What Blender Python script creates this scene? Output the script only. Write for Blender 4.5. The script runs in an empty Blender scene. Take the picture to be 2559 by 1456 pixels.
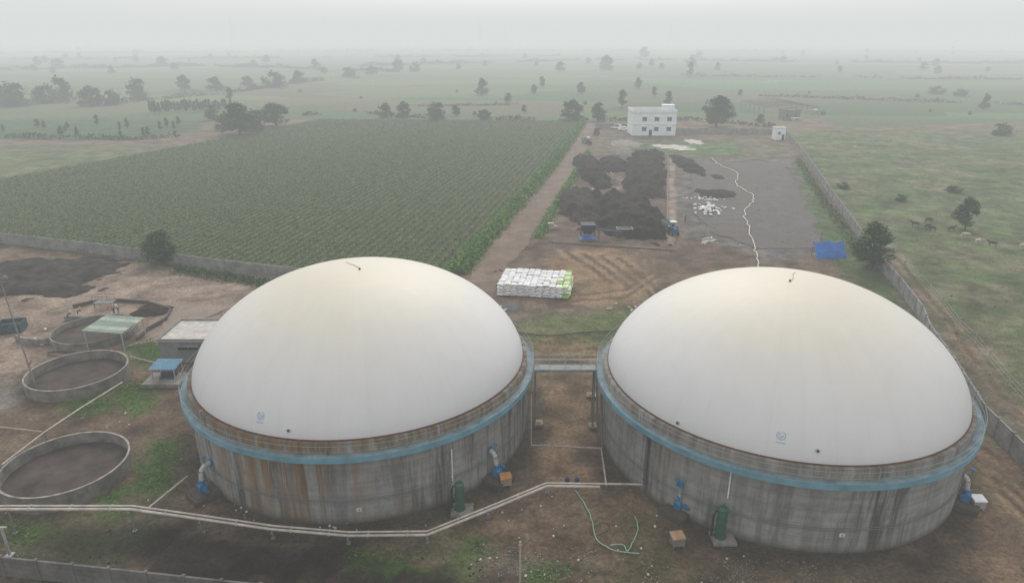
import bpy, math, random
import numpy as np
from mathutils import Vector, Matrix
random.seed(7); rng=np.random.default_rng(7)
scene=bpy.context.scene; col=scene.collection
scene.view_settings.view_transform='Standard'; scene.view_settings.look='None'; scene.view_settings.exposure=0
CH=36.4; PIT=math.radians(20.3); F=1707.0
SP,CP=math.sin(PIT),math.cos(PIT)
# ---- survey helpers: turn sight lines of the drone position into ground coordinates (metres)
def S(px,py,z=0.0):
    a=(px-1280)/F; b=(728-py)/F
    dy=CP+b*SP; dz=-SP+b*CP
    t=(z-CH)/dz
    return (a*t,dy*t)
def S3(px,py,z=0.0):
    x,y=S(px,py,z); return (x,y,z)
def HT(py,Y):
    b=(728-py)/F; return CH+Y*(-SP+b*CP)/(CP+b*SP)
def WD(n,Y,z=0): return n/F*(Y*CP+(CH-z)*SP)

# ---------------------------------------------------------------- materials
def newmat(name):
    m=bpy.data.materials.new(name); m.use_nodes=True
    nt=m.node_tree; return m,nt,nt.nodes['Principled BSDF']
def nd(nt,t,**kw):
    n=nt.nodes.new(t)
    for k,v in kw.items(): setattr(n,k,v)
    return n
def noise(nt,vec,scale,detail=5,rough=.6):
    n=nd(nt,'ShaderNodeTexNoise'); n.inputs['Scale'].default_value=scale; n.inputs['Detail'].default_value=detail; n.inputs['Roughness'].default_value=rough
    nt.links.new(vec,n.inputs['Vector']); return n.outputs['Fac']
def ramp(nt,fac,stops):
    r=nd(nt,'ShaderNodeValToRGB'); e=r.color_ramp.elements
    while len(e)<len(stops): e.new(.5)
    for i,(p,c) in enumerate(stops):
        e[i].position=p; e[i].color=(*c,1) if not isinstance(c,(int,float)) else (c,c,c,1)
    nt.links.new(fac,r.inputs[0]); return r.outputs[0]
def mixc(nt,fac,a,b,mode='MIX'):
    m=nd(nt,'ShaderNodeMix',data_type='RGBA',blend_type=mode)
    for sock,v in ((m.inputs[0],fac),(m.inputs[6],a),(m.inputs[7],b)):
        if isinstance(v,(int,float)): sock.default_value=v
        elif isinstance(v,tuple): sock.default_value=(*v,1)
        else: nt.links.new(v,sock)
    return m.outputs[2]
def math_(nt,op,a,b=None):
    m=nd(nt,'ShaderNodeMath',operation=op)
    for i,v in enumerate((a,b)):
        if v is None: continue
        if isinstance(v,(int,float)): m.inputs[i].default_value=v
        else: nt.links.new(v,m.inputs[i])
    return m.outputs[0]
def bump(nt,bs,h,strength,dist):
    b=nd(nt,'ShaderNodeBump'); b.inputs['Strength'].default_value=strength; b.inputs['Distance'].default_value=dist
    nt.links.new(h,b.inputs['Height']); nt.links.new(b.outputs[0],bs.inputs['Normal'])
MC={}
def mat(name,c,rough=.8,var=.25,scale=1.5,metal=0.0,bmp=0.0,spec=.3,c2=None,world=False,rnd=0.0):
    if name in MC: return MC[name]
    m,nt,bs=newmat(name)
    if world: v=nd(nt,'ShaderNodeNewGeometry').outputs['Position']
    else: v=nd(nt,'ShaderNodeTexCoord').outputs['Object']
    f=noise(nt,v,scale,6,.65)
    lo=tuple(x*(1-var) for x in c); hi=tuple(min(1,x*(1+var)) for x in c) if c2 is None else c2
    cc=ramp(nt,f,[(.32,lo),(.68,hi)])
    if rnd>0:
        oi=nd(nt,'ShaderNodeObjectInfo'); k=math_(nt,'MULTIPLY_ADD',oi.outputs['Random'],2*rnd); nt.nodes[-1].inputs[2].default_value=1-rnd
        cc=mixc(nt,1.0,cc,k,'MULTIPLY')
    nt.links.new(cc,bs.inputs['Base Color'])
    bs.inputs['Roughness'].default_value=rough; bs.inputs['Metallic'].default_value=metal; bs.inputs['Specular IOR Level'].default_value=spec
    if bmp>0: bump(nt,bs,f,.6,bmp)
    MC[name]=m; return m
def leafmat(name,dark,light,scale=.5,world=False):
    if name in MC: return MC[name]
    m,nt,bs=newmat(name)
    v=(nd(nt,'ShaderNodeNewGeometry').outputs['Position'] if world else nd(nt,'ShaderNodeTexCoord').outputs['Object'])
    f=noise(nt,v,scale,3,.6)
    g=nd(nt,'ShaderNodeNewGeometry').outputs['Random Per Island']
    f2=math_(nt,'ADD',math_(nt,'MULTIPLY',f,.65),math_(nt,'MULTIPLY',g,.4))
    cc=ramp(nt,f2,[(.3,dark),(.75,light)])
    nt.links.new(cc,bs.inputs['Base Color']); bs.inputs['Roughness'].default_value=.75; bs.inputs['Specular IOR Level'].default_value=.12
    MC[name]=m; return m

CONC=mat('concrete',(.175,.165,.15),.9,.45,.8,bmp=.02,world=True)
CONCR=mat('rim_concrete',(.26,.24,.215),.9,.45,1.4,world=True)
CONCL=mat('pale_concrete',(.34,.32,.285),.9,.35,1.2,world=True)
PRECAST=mat('precast_concrete',(.215,.21,.205),.92,.4,.5,world=True,bmp=.02)
STEELG=mat('galvanised_steel',(.38,.39,.39),.45,.2,3,metal=.2)
RAILM=mat('rail_paint',(.25,.29,.31),.5,.2,2)
BLUEW=mat('pale_blue_paint',(.145,.295,.375),.65,.25,.5,world=True)
BLUE=mat('blue_paint',(.03,.16,.33),.5,.4,3)
PIPEW=mat('pale_pipe',(.42,.38,.34),.6,.3,1.0,world=True)
GREENM=mat('green_paint',(.035,.10,.07),.5,.3,2)
WHITE=mat('white_paint',(.74,.76,.77),.6,.1,1)
DARK=mat('dark_rubber',(.025,.025,.027),.8,.3,3)
GLASS=mat('dark_glass',(.03,.035,.04),.15,.2,2,spec=.6)
RUST=mat('rusty_steel',(.13,.07,.04),.8,.4,3)
BARK=mat('bark',(.09,.07,.05),.95,.3,3)
SLUDGE=mat('sludge',(.064,.051,.046),.85,.4,.5,world=True,bmp=.03,spec=.12)
GRAVM=mat('dark_compost',(.013,.010,.009),.97,.5,1.6,bmp=.14,world=True,c2=(.042,.033,.029),spec=.1)
CROWN_A=leafmat('foliage_a',(.022,.050,.016),(.075,.13,.042),.35)
CROWN_B=leafmat('foliage_b',(.027,.052,.019),(.085,.13,.048),.35)

# ---------------------------------------------------------------- mesh builder
class MB:
    def __init__(s): s.v=[];s.f=[];s.mi=[];s.sm=[];s.uv=None
    def add(s,vs,fs,mi=0,smooth=False):
        o=len(s.v); s.v+= [tuple(v) for v in vs]
        for f in fs: s.f.append(tuple(i+o for i in f)); s.mi.append(mi); s.sm.append(smooth)
    def box(s,c,size,rz=0,mi=0,top=1.0,rx=0,ry=0):
        hx,hy,hz=size[0]/2,size[1]/2,size[2]/2
        M=Matrix.Rotation(rz,3,'Z')@Matrix.Rotation(ry,3,'Y')@Matrix.Rotation(rx,3,'X'); vs=[]
        for z in(-1,1):
            k=top if z>0 else 1
            for x,y in((-1,-1),(1,-1),(1,1),(-1,1)):
                vs.append(Vector(c)+M@Vector((x*hx*k,y*hy*k,z*hz)))
        s.add(vs,[(3,2,1,0),(4,5,6,7),(0,1,5,4),(1,2,6,5),(2,3,7,6),(3,0,4,7)],mi)
    def cyl(s,p0,p1,r0,r1=None,n=10,mi=0,caps=True,smooth=True):
        r1=r0 if r1 is None else r1
        p0=Vector(p0);p1=Vector(p1);d=(p1-p0).normalized()
        a=d.orthogonal().normalized();b=d.cross(a);vs=[]
        for p,r in((p0,r0),(p1,r1)):
            for k in range(n):
                t=2*math.pi*k/n; vs.append(p+(a*math.cos(t)+b*math.sin(t))*r)
        s.add(vs,[(k,(k+1)%n,n+(k+1)%n,n+k) for k in range(n)],mi,smooth)
        if caps:
            s.add(vs[:n],[tuple(reversed(range(n)))],mi); s.add(vs[n:],[tuple(range(n))],mi)
    def tube(s,pts,r,n=6,mi=0,closed=False):
        P=[Vector(p) for p in pts];m=len(P);vs=[]
        for i,p in enumerate(P):
            if closed: d=(P[(i+1)%m]-P[i-1])
            else: d=P[min(i+1,m-1)]-P[max(i-1,0)]
            d.normalize()
            up=Vector((0,0,1)) if abs(d.z)<.95 else Vector((1,0,0))
            a=d.cross(up).normalized();b=a.cross(d)
            for k in range(n):
                t=2*math.pi*k/n; vs.append(p+(a*math.cos(t)+b*math.sin(t))*r)
        fs=[]
        for i in range(m if closed else m-1):
            for k in range(n):
                j=(i+1)%m; fs.append((i*n+k,i*n+(k+1)%n,j*n+(k+1)%n,j*n+k))
        s.add(vs,fs,mi,True)
        if not closed:
            s.add(vs[:n],[tuple(range(n))],mi); s.add(vs[-n:],[tuple(reversed(range(n)))],mi)
    def ring(s,c,r0,r1,z0,z1,n=96,mi=0,a0=0,a1=2*math.pi):
        full=abs(a1-a0-2*math.pi)<1e-6; m=n if full else n+1; vs=[]
        for k in range(m):
            t=a0+(a1-a0)*k/n; ct,st=math.cos(t),math.sin(t)
            for r,z in((r0,z0),(r1,z0),(r1,z1),(r0,z1)): vs.append((c[0]+r*ct,c[1]+r*st,z))
        fs=[]
        for k in range(n):
            j=(k+1)%m
            for q in range(4): fs.append((k*4+q,j*4+q,j*4+(q+1)%4,k*4+(q+1)%4))
        s.add(vs,fs,mi)
    def mesh(s,name,mats,origin=(0,0,0)):
        o=Vector(origin); me=bpy.data.meshes.new(name)
        me.from_pydata([tuple(Vector(v)-o) for v in s.v],[],s.f)
        for m in mats: me.materials.append(m)
        me.polygons.foreach_set('material_index',s.mi); me.polygons.foreach_set('use_smooth',s.sm)
        me.update(); return me
    def top(s,name,mats,label,cat,origin=(0,0,0),group=None,kind=None):
        ob=bpy.data.objects.new(name,s.mesh(name,mats,origin)); col.objects.link(ob); ob.location=origin
        tag(ob,label,cat,group,kind); return ob
    def part(s,name,mats,parent,label=None):
        ob=bpy.data.objects.new(name,s.mesh(name,mats,parent.location)); col.objects.link(ob); ob.parent=parent
        if label: ob['label']=label
        return ob
    def lpart(s,name,mats,parent,label=None):
        ob=bpy.data.objects.new(name,s.mesh(name,mats)); col.objects.link(ob); ob.parent=parent
        if label: ob['label']=label
        return ob
def tag(ob,label,cat,group=None,kind=None):
    if label: ob['label']=label
    if cat: ob['category']=cat
    if group: ob['group']=group
    if kind: ob['kind']=kind
def empty(name,label,cat,loc,group=None,rz=0):
    e=bpy.data.objects.new(name,None); col.objects.link(e); e.location=loc; e.rotation_euler=(0,0,rz); e.empty_display_size=.5
    tag(e,label,cat,group); return e
def fastmesh(name,V,Fa,mats,mi=None,smooth=False):
    k=Fa.shape[1]; me=bpy.data.meshes.new(name)
    me.vertices.add(len(V)); me.vertices.foreach_set('co',np.ascontiguousarray(V,dtype=np.float32).ravel())
    me.loops.add(Fa.size); me.loops.foreach_set('vertex_index',np.ascontiguousarray(Fa,dtype=np.int32).ravel())
    me.polygons.add(len(Fa)); me.polygons.foreach_set('loop_start',np.arange(len(Fa),dtype=np.int32)*k)
    for m in mats: me.materials.append(m)
    if mi is not None: me.polygons.foreach_set('material_index',np.asarray(mi,dtype=np.int32))
    me.polygons.foreach_set('use_smooth',np.full(len(Fa),smooth))
    me.update(calc_edges=True); return me
def leafquads(C,size,up=0.3,asp=.5,flat=1.0):
    n=len(C); a=rng.normal(size=(n,3)); a[:,2]=np.abs(a[:,2])*up+a[:,2]*(1-up); a[:,2]*=flat
    a/=np.linalg.norm(a,axis=1)[:,None]; b=rng.normal(size=(n,3)); b[:,2]*=flat; b-=a*(a*b).sum(1)[:,None]; b/=np.linalg.norm(b,axis=1)[:,None]
    s=np.asarray(size).reshape(-1,1)*np.ones((n,1)); A=a*s; B=b*s*asp
    fl=(np.cross(a,b)[:,2]<0)[:,None]; B=np.where(fl,-B,B)
    V=np.stack([C-A,C-B*.9,C+A,C+B*.9],1).reshape(-1,3)
    return V,np.arange(4*n).reshape(n,4)
def mkobj(name,me,label=None,cat=None,loc=(0,0,0),group=None,kind=None,parent=None):
    ob=bpy.data.objects.new(name,me); col.objects.link(ob); ob.location=loc
    if parent: ob.parent=parent
    tag(ob,label,cat,group,kind); return ob
def vnoise(x,y,seed=0):
    xi=np.floor(x);yi=np.floor(y);fx=x-xi;fy=y-yi;fx=fx*fx*(3-2*fx);fy=fy*fy*(3-2*fy)
    def h(a,b): v=np.sin(a*127.1+b*311.7+seed*17.3)*43758.5453; return v-np.floor(v)
    return (h(xi,yi)*(1-fx)+h(xi+1,yi)*fx)*(1-fy)+(h(xi,yi+1)*(1-fx)+h(xi+1,yi+1)*fx)*fy
def fbm(x,y,seed=0,o=4):
    r=0;a=.5
    for i in range(o): r=r+a*vnoise(x*2**i,y*2**i,seed+i); a*=.5
    return r/(1-.5**o)
def sdpoly(X,Y,P):
    d=np.full(X.shape,1e18); ins=np.zeros(X.shape,bool); n=len(P)
    for i in range(n):
        ax,ay=P[i];bx,by=P[(i+1)%n]; ex,ey=bx-ax,by-ay; wx,wy=X-ax,Y-ay
        t=np.clip((wx*ex+wy*ey)/(ex*ex+ey*ey+1e-9),0,1); d=np.minimum(d,(wx-ex*t)**2+(wy-ey*t)**2)
        if ay!=by:
            c=((ay>Y)!=(by>Y))&(X<(bx-ax)*(Y-ay)/(by-ay)+ax); ins^=c
    d=np.sqrt(d); return np.where(ins,-d,d)
def sdline(X,Y,P):
    d=np.full(X.shape,1e18)
    for (ax,ay),(bx,by) in zip(P[:-1],P[1:]):
        ex,ey=bx-ax,by-ay; wx,wy=X-ax,Y-ay; t=np.clip((wx*ex+wy*ey)/(ex*ex+ey*ey+1e-9),0,1); d=np.minimum(d,(wx-ex*t)**2+(wy-ey*t)**2)
    return np.sqrt(d)

# ================================================================ camera, light, sky, haze
w=bpy.data.worlds.new("World"); scene.world=w; w.use_nodes=True
nt=w.node_tree; bg=nt.nodes['Background']
sky=nd(nt,'ShaderNodeTexSky',sky_type='NISHITA'); sky.sun_disc=False
sky.sun_elevation=math.radians(40); sky.sun_rotation=math.radians(5); sky.dust_density=6
hs=nd(nt,'ShaderNodeHueSaturation'); hs.inputs['Saturation'].default_value=.15; hs.inputs['Value'].default_value=1.8
nt.links.new(sky.outputs[0],hs.inputs['Color'])
cl_=mixc(nt,.62,hs.outputs[0],(7.0,6.95,6.8))   # thin even overcast over the clear sky
nt.links.new(cl_,bg.inputs[0]); bg.inputs[1].default_value=.15
s=bpy.data.lights.new('sun','SUN'); s.energy=.7; s.angle=math.radians(30); s.color=(1,.94,.84)
so=bpy.data.objects.new('sun',s); col.objects.link(so); so.rotation_euler=(math.radians(-50),0,math.radians(-5))
c=bpy.data.cameras.new('camera'); c.lens=24; c.clip_end=30000; c.clip_start=.5
co=bpy.data.objects.new('camera',c); col.objects.link(co); co.location=(0,0,CH); co.rotation_euler=(math.pi/2-PIT,0,0); scene.camera=co
hb=MB(); hb.box((0,0,50),(26000,26000,120))
m=bpy.data.materials.new('haze'); m.use_nodes=True; t=m.node_tree; t.nodes.clear()
out=t.nodes.new('ShaderNodeOutputMaterial'); ab=t.nodes.new('ShaderNodeVolumeAbsorption'); em=t.nodes.new('ShaderNodeEmission'); ad=t.nodes.new('ShaderNodeAddShader')
sg=1/950; ab.inputs['Color'].default_value=(0,0,0,1); ab.inputs['Density'].default_value=sg
em.inputs[0].default_value=(.705,.735,.73,1); em.inputs[1].default_value=sg
t.links.new(ab.outputs[0],ad.inputs[0]); t.links.new(em.outputs[0],ad.inputs[1]); t.links.new(ad.outputs[0],out.inputs['Volume'])
hb.top('sky_haze',[m],None,None,kind='structure')

# ================================================================ ground
ys=[-60,-20,0,8]+list(np.arange(14,120,.5)); ys+=list(np.arange(120,370,1.2)); st=2.5; y=ys[-1]
while y<12500: y+=st; st*=1.028; ys.append(y)
xs=list(np.arange(-120,150,.6)); st=1.2;x=xs[-1];R_=[]
while x<12500: x+=st; st*=1.055; R_.append(x)
st=1.2;x=-120;L_=[]
while x>-12500: x-=st; st*=1.055; L_.append(x)
xs=np.array(L_[::-1]+xs+R_); ys=np.array(ys)
GX,GY=np.meshgrid(xs,ys); nx,ny=len(xs),len(ys); X=GX.ravel();Y=GY.ravel()
wx=X+(fbm(X/6,Y/6,3)-.5)*6+(fbm(X/1.6,Y/1.6,9)-.5)*2.4; wy=Y+(fbm(X/6,Y/6,5)-.5)*6+(fbm(X/1.6,Y/1.6,12)-.5)*2.4
C=np.empty((len(X),3)); C[:]=(.155,.110,.078)
n1=fbm(X/9,Y/9,21); n2=fbm(X/2.5,Y/2.5,22); n3=fbm(X/25,Y/25,23); n4=fbm(X/4,Y/4,24); n5=fbm(X/5,Y/5,25)
def sm(v,a,b): t=np.clip((v-a)/(b-a),0,1); return t*t*(3-2*t)
def lay(mask,c): C[:]=C*(1-mask[:,None])+np.array(c)*mask[:,None]
lay(sm(n1,.5,.62)*.35,(.09,.10,.05)); lay(sm(n2,.52,.66)*.4,(.23,.165,.115)); lay(sm(n3,.55,.7)*.35,(.09,.07,.055))
def poly(px,c,soft=1.5,k=1.0,brk=0,world=False):
    P=px if world else [S(*p) for p in px]
    msk=1-sm(sdpoly(wx,wy,P),-soft,soft)
    msk=msk*k
    if brk: msk=msk*(1-brk*sm(n2,.42,.62))
    lay(msk,c)
def track(px,c,wd=.35,k=.6,raw=True):
    P=[S(*p) for p in px]; d=sdline(X+(n1-.5)*1.5,Y+(n1-.5)*1.5,P); lay((1-sm(d,wd*.5,wd*1.6))*k*(.5+.9*sm(n4,.35,.6)),c)
far=sm(Y+(n3-.5)*30,330,350)
pas=[(1965,325),(2130,560),(2310,800),(2450,1040),(2600,1190),(3900,1190),(2900,325)]
poly(pas,(.098,.125,.056),2,1,.1)
m_=1-sm(sdpoly(X,Y,[S(*p) for p in pas]),-2,2)
lay(m_*sm(fbm(X/14,Y/9,31),.48,.64)*.6,(.155,.135,.09)); lay(m_*sm(fbm(X/10,Y/7,41),.5,.64)*.6,(.06,.10,.033)); lay(m_*sm(fbm(X/4,Y/3,47),.58,.7)*.4,(.10,.08,.06))
poly([(-900,360),(430,365),(0,450),(-900,520)],(.10,.125,.06),4,1,.3)
poly([(-900,345),(300,350),(560,330),(500,362),(-900,372)],(.15,.115,.09),3,.7)
poly([(-900,272),(60,270),(540,285),(500,330),(200,350),(-900,350)],(.052,.09,.04),5)
crop=[(0,612),(-700,505),(-900,520),(0,445),(430,368),(560,345),(800,297),(1455,302),(1400,380),(1280,530),(1150,682),(700,688)]
poly(crop,(.072,.082,.042),1.5)
poly([(1180,700),(1262,560),(1345,450),(1462,305),(1700,330),(1965,335),(2060,520),(2150,660),(2330,900),(1900,1000),(1000,1000),(1100,740)],(.135,.10,.078),1.5,.85,.15)
poly([(1500,345),(1960,345),(1985,395),(1480,385)],(.12,.115,.075),1.5,.9,.5)
poly([(1600,360),(1840,350),(1860,392),(1600,388)],(.07,.125,.045),1.5,.85,.3)
poly([(1690,393),(1990,398),(2060,520),(2110,640),(1900,648),(1740,600),(1690,540)],(.122,.112,.107),1.8,1,.15)
poly([(1440,385),(1690,385),(1690,605),(1380,600)],(.105,.077,.062),1.5,.95,.1)
poly([(1380,590),(1700,600),(1900,640),(1960,700),(1300,650)],(.115,.083,.066),2,.9,.2)
poly([(1330,640),(1560,615),(1620,690),(1600,760),(1440,790),(1400,680)],(.21,.138,.08),2.5,.85,.3)
poly([(1600,650),(1860,660),(1700,720),(1600,780)],(.14,.10,.075),2.5,.8,.3)
poly([(1262,775),(1430,770),(1610,765),(1560,800),(1290,800)],(.14,.125,.105),1,.5,.5)
poly([(1280,800),(1600,775),(1580,850),(1320,870)],(.095,.125,.045),1.5,.9,.35)
poly([(1330,850),(1530,850),(1510,900),(1340,900)],(.20,.142,.082),1,.8,.3)
poly([(1990,400),(2060,500),(2140,600),(2230,720),(2320,860),(2250,860),(2150,720),(2060,640),(2020,540)],(.068,.11,.04),1.5,.95,.2)
poly([(1450,385),(1480,385),(1400,500),(1345,602),(1335,600),(1390,490)],(.065,.115,.038),.6,.95)
poly([(2195,610),(2230,615),(2350,760),(2480,930),(2640,1110),(2640,1210),(2460,1050),(2330,850)],(.145,.115,.088),1.2,.85,.2)
poly([(2430,1080),(2700,1200),(2900,1500),(2350,1500),(2380,1300)],(.17,.118,.078),1.2,.9,.3)
poly([(1335,920),(1500,920),(1530,1240),(1330,1200)],(.205,.138,.085),.8,.9,.3)
poly([(1200,1215),(1700,1215),(1850,1400),(1900,1520),(1150,1520)],(.165,.115,.078),1.2,.85,.3)
poly([(1850,1340),(2400,1370),(2500,1520),(1800,1520)],(.115,.09,.064),1.2,.85,.3)
poly([(1180,1370),(1480,1380),(1480,1450),(1180,1430)],(.18,.158,.135),1.4,.6,.6)
poly([(-300,1290),(300,1300),(650,1345),(1150,1370),(1180,1520),(-400,1520)],(.10,.070,.052),1.4,.9,.2)
SO=[(90,1350),(260,1320),(420,1315),(620,1338),(900,1366),(1190,1390),(1230,1440),(700,1455),(60,1400)]
poly(SO,(.024,.018,.0155),1.4,.97,.12)
lay((1-sm(sdpoly(wx,wy,[S(*p) for p in [(60,1310),(1250,1350),(1700,1450),(-100,1450)]]),-1,1))*sm(fbm(X/3,Y/1.6,61),.5,.64)*.7,(.030,.024,.020))
poly([(-500,960),(500,850),(500,1250),(-500,1290)],(.12,.085,.062),1.5,.8,.2)
poly([(-400,650),(90,745),(0,700),(280,640),(700,690),(700,850),(520,870),(330,880),(60,930),(-400,1100)],(.225,.172,.138),1.4,.95,.12)
poly([(-300,1080),(-20,950),(100,985),(60,1010),(-250,1120)],(.17,.155,.14),.8,.9)
poly([(330,905),(480,940),(480,1100),(330,1060)],(.16,.11,.078),1,.7,.4)
GP=[[(325,850),(405,840),(405,900),(330,905)],[(290,960),(380,935),(405,1000),(350,1050),(280,1010)],[(370,1110),(450,1100),(450,1160),(380,1170)],[(310,1165),(425,1160),(435,1215),(330,1230)],[(235,1235),(320,1220),(310,1280),(235,1280)],[(1160,1335),(1220,1335),(1215,1395),(1155,1395)],[(1335,1405),(1410,1400),(1420,1480),(1330,1480)],[(170,990),(270,985),(250,1045),(160,1040)],[(0,1300),(120,1300),(110,1380),(0,1380)],[(900,1365),(1060,1375),(1060,1395),(880,1392)]]
for P in GP: poly(P,(.05,.115,.022),1.2,.92,.35)
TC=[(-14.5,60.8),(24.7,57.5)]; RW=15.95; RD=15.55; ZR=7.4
near=(1-far)*(sdpoly(X,Y,[S(*p) for p in crop])>0)
C*=(1+near*(n4-.5)*1.1+near*(fbm(X/1.4,Y/1.4,27)-.5)*.9)[:,None]
g_=near*(Y<112)*sm(n5,.56,.7)*.3*(sdpoly(X,Y,[S(*p) for p in [(-400,650),(700,690),(700,850),(60,930),(-400,1100)]])>0); lay(g_,(.07,.098,.036))
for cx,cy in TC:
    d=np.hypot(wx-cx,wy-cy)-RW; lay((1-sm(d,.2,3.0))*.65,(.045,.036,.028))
RC=(.085,.06,.045); RL=(.26,.18,.115)
for q in range(9): track([(1395+q*22,622+q*3),(1500+q*26,700+q*8)],RC if q%2 else RL,.4,.7)
for q in range(4): track([(1430,760-q*7),(1560,752-q*9),(1640,700-q*9),(1600,640-q*4)],RC if q%2 else RL,.3,.55)
for q in range(4): track([(1335,856+q*11),(1430,862+q*10),(1530,850+q*12)],RC if q%2 else RL,.22,.6)
for q in range(6): track([(2420+q*10,1120),(2500+q*16,1240),(2640+q*20,1400)],RC if q%2 else RL,.3,.7)
for q in range(3): track([(2225+q*14,640),(2350+q*12,790),(2470+q*12,950),(2600+q*10,1100)],RC if q%2 else RL,.3,.5)
for q in range(3): track([(560-q*30,735+q*5),(330,720+q*8),(60,800+q*10),(-200,900)],(.29,.23,.19),.6,.4)
track([(1674,605),(1680,500),(1680,395)],(.25,.20,.165),.8,.9); track([(1530,580),(1540,500),(1550,440)],(.2,.155,.125),.8,.7)
for q in range(4): track([(1300+q*60,1250),(1420+q*50,1330),(1350+q*90,1440)],RC,.2,.5)
def fp(px,c,k=.9): poly(px,c,6,k)
base=np.array((.08,.115,.055)); C[:]=C*(1-far[:,None])+base*far[:,None]
fp([(0,185),(850,180),(800,217),(0,217)],(.11,.18,.06)); fp([(480,220),(1100,195),(1250,235),(700,262)],(.165,.115,.09))
fp([(1000,238),(1500,236),(1480,262),(950,262)],(.07,.13,.05)); fp([(1500,196),(2560,206),(2560,226),(1800,226)],(.13,.215,.075))
fp([(1850,228),(1900,228),(2010,330),(1960,335)],(.16,.125,.095)); fp([(1750,170),(2500,172),(2500,182),(1800,182)],(.14,.11,.09))
fp([(1040,165),(1500,168),(1480,178),(1000,176)],(.12,.18,.075)); fp([(2000,262),(2560,262),(2700,300),(2100,320)],(.072,.11,.045))
idx=np.arange(nx*ny).reshape(ny,nx)
Fa=np.stack([idx[:-1,:-1],idx[:-1,1:],idx[1:,1:],idx[1:,:-1]],-1).reshape(-1,4)
gm,nt,bs=newmat('ground')
at=nd(nt,'ShaderNodeAttribute',attribute_name='Col'); fa=nd(nt,'ShaderNodeAttribute',attribute_name='far')
pos=nd(nt,'ShaderNodeNewGeometry').outputs['Position']
a=noise(nt,pos,.35,8,.7); b=noise(nt,pos,2.6,7,.85)
k=ramp(nt,a,[(.3,.66),(.7,1.32)]); k2=ramp(nt,b,[(.34,.45),(.5,.98),(.66,1.55)])
c1=mixc(nt,1,mixc(nt,1,at.outputs['Color'],k,'MULTIPLY'),k2,'MULTIPLY')
mp=nd(nt,'ShaderNodeMapping'); mp.inputs['Scale'].default_value=(1/150,1/75,0); mp.inputs['Rotation'].default_value=(0,0,.25); nt.links.new(pos,mp.inputs[0])
vo=nd(nt,'ShaderNodeTexVoronoi',distance='CHEBYCHEV'); vo.inputs['Scale'].default_value=1; vo.inputs['Randomness'].default_value=.9; nt.links.new(mp.outputs[0],vo.inputs['Vector'])
sp=nd(nt,'ShaderNodeSeparateColor'); nt.links.new(vo.outputs['Color'],sp.inputs[0])
fc=ramp(nt,sp.outputs[0],[(0,(.055,.095,.04)),(.3,(.09,.14,.055)),(.5,(.15,.11,.088)),(.7,(.045,.08,.035)),(1,(.125,.19,.072))])
fc=mixc(nt,1,fc,k,'MULTIPLY'); 
fin=mixc(nt,math_(nt,'MULTIPLY',fa.outputs['Fac'],.6),c1,fc)
nt.links.new(fin,bs.inputs['Base Color']); bs.inputs['Roughness'].default_value=.95; bs.inputs['Specular IOR Level'].default_value=.1
bump(nt,bs,math_(nt,'ADD',a,math_(nt,'MULTIPLY',b,.5)),.9,.35)
Z=(fbm(X/3,Y/3,77)-.5)*.12*(Y<330)-.06
soilm=(1-sm(sdpoly(wx,wy,[S(*p) for p in SO]),-1.5,1.))
Z=Z+soilm*np.maximum(0,fbm(X/1.3,Y/.9,70)-.36)*1.3
V=np.stack([X,Y,Z],1)
me=fastmesh('ground',V,Fa,[gm],smooth=True)
C=np.clip(C,.008,1)
ca=me.color_attributes.new('Col','FLOAT_COLOR','POINT'); ca.data.foreach_set('color',np.hstack([C,np.ones((len(C),1))]).astype(np.float32).ravel())
fat=me.attributes.new('far','FLOAT','POINT'); fat.data.foreach_set('value',far.astype(np.float32))
mkobj('ground',me,kind='structure')

def sheet(name,px,z,material,wig=.5,step=1.5):
    P=[S(*p) for p in px]; Q=[]
    for i in range(len(P)):
        a_=np.array(P[i]);b_=np.array(P[(i+1)%len(P)]);L=np.linalg.norm(b_-a_);n=max(1,int(L/step)); nn=np.array([-(b_-a_)[1],(b_-a_)[0]])/L
        for k_ in range(n):
            q=a_+(b_-a_)*k_/n; q=q+nn*((fbm(q[0]/3,q[1]/3,50)-.5)*wig*2+(fbm(q[0]*1.3,q[1]*1.3,51)-.5)*wig*1.2); Q.append((float(q[0]),float(q[1]),z))
    mbb=MB(); mbb.add(Q,[tuple(range(len(Q)))]); ob=mbb.top(name,[material],None,None,kind='structure')
    if ob.data.polygons[0].normal.z<0: ob.data.flip_normals()
    return ob
def soil(name,c,c2,s1=.3,s2=5,c3=None):
    m,nt,bs=newmat(name); pos=nd(nt,'ShaderNodeNewGeometry').outputs['Position']
    a=noise(nt,pos,s1,8,.7); b=noise(nt,pos,s2,6,.75)
    cc=mixc(nt,ramp(nt,a,[(.38,0.),(.62,1.)]),c,c2)
    if c3: cc=mixc(nt,ramp(nt,noise(nt,pos,.11,6,.7),[(.46,0.),(.58,.85)]),cc,c3)
    cc=mixc(nt,1,cc,ramp(nt,b,[(.3,.55),(.7,1.45)]),'MULTIPLY')
    nt.links.new(cc,bs.inputs['Base Color']); bs.inputs['Roughness'].default_value=.95; bs.inputs['Specular IOR Level'].default_value=.1
    bump(nt,bs,b,.6,.1); return m
sheet('dirt_road',[(1150,716),(1185,672),(1262,568),(1345,460),(1408,385),(1466,306),(1488,308),(1478,350),(1440,420),(1390,500),(1325,598),(1262,680),(1235,735)],.02,soil('road_dirt',(.135,.10,.08),(.215,.165,.135),.25,5,(.15,.11,.085)),.9)
sheet('gravel_yard',[(1722,404),(1960,406),(2020,520),(2060,618),(1910,622),(1790,585),(1730,530)],.025,soil('gravel',(.10,.094,.092),(.135,.125,.122),.3,4,(.118,.10,.088)),1.6)
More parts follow.
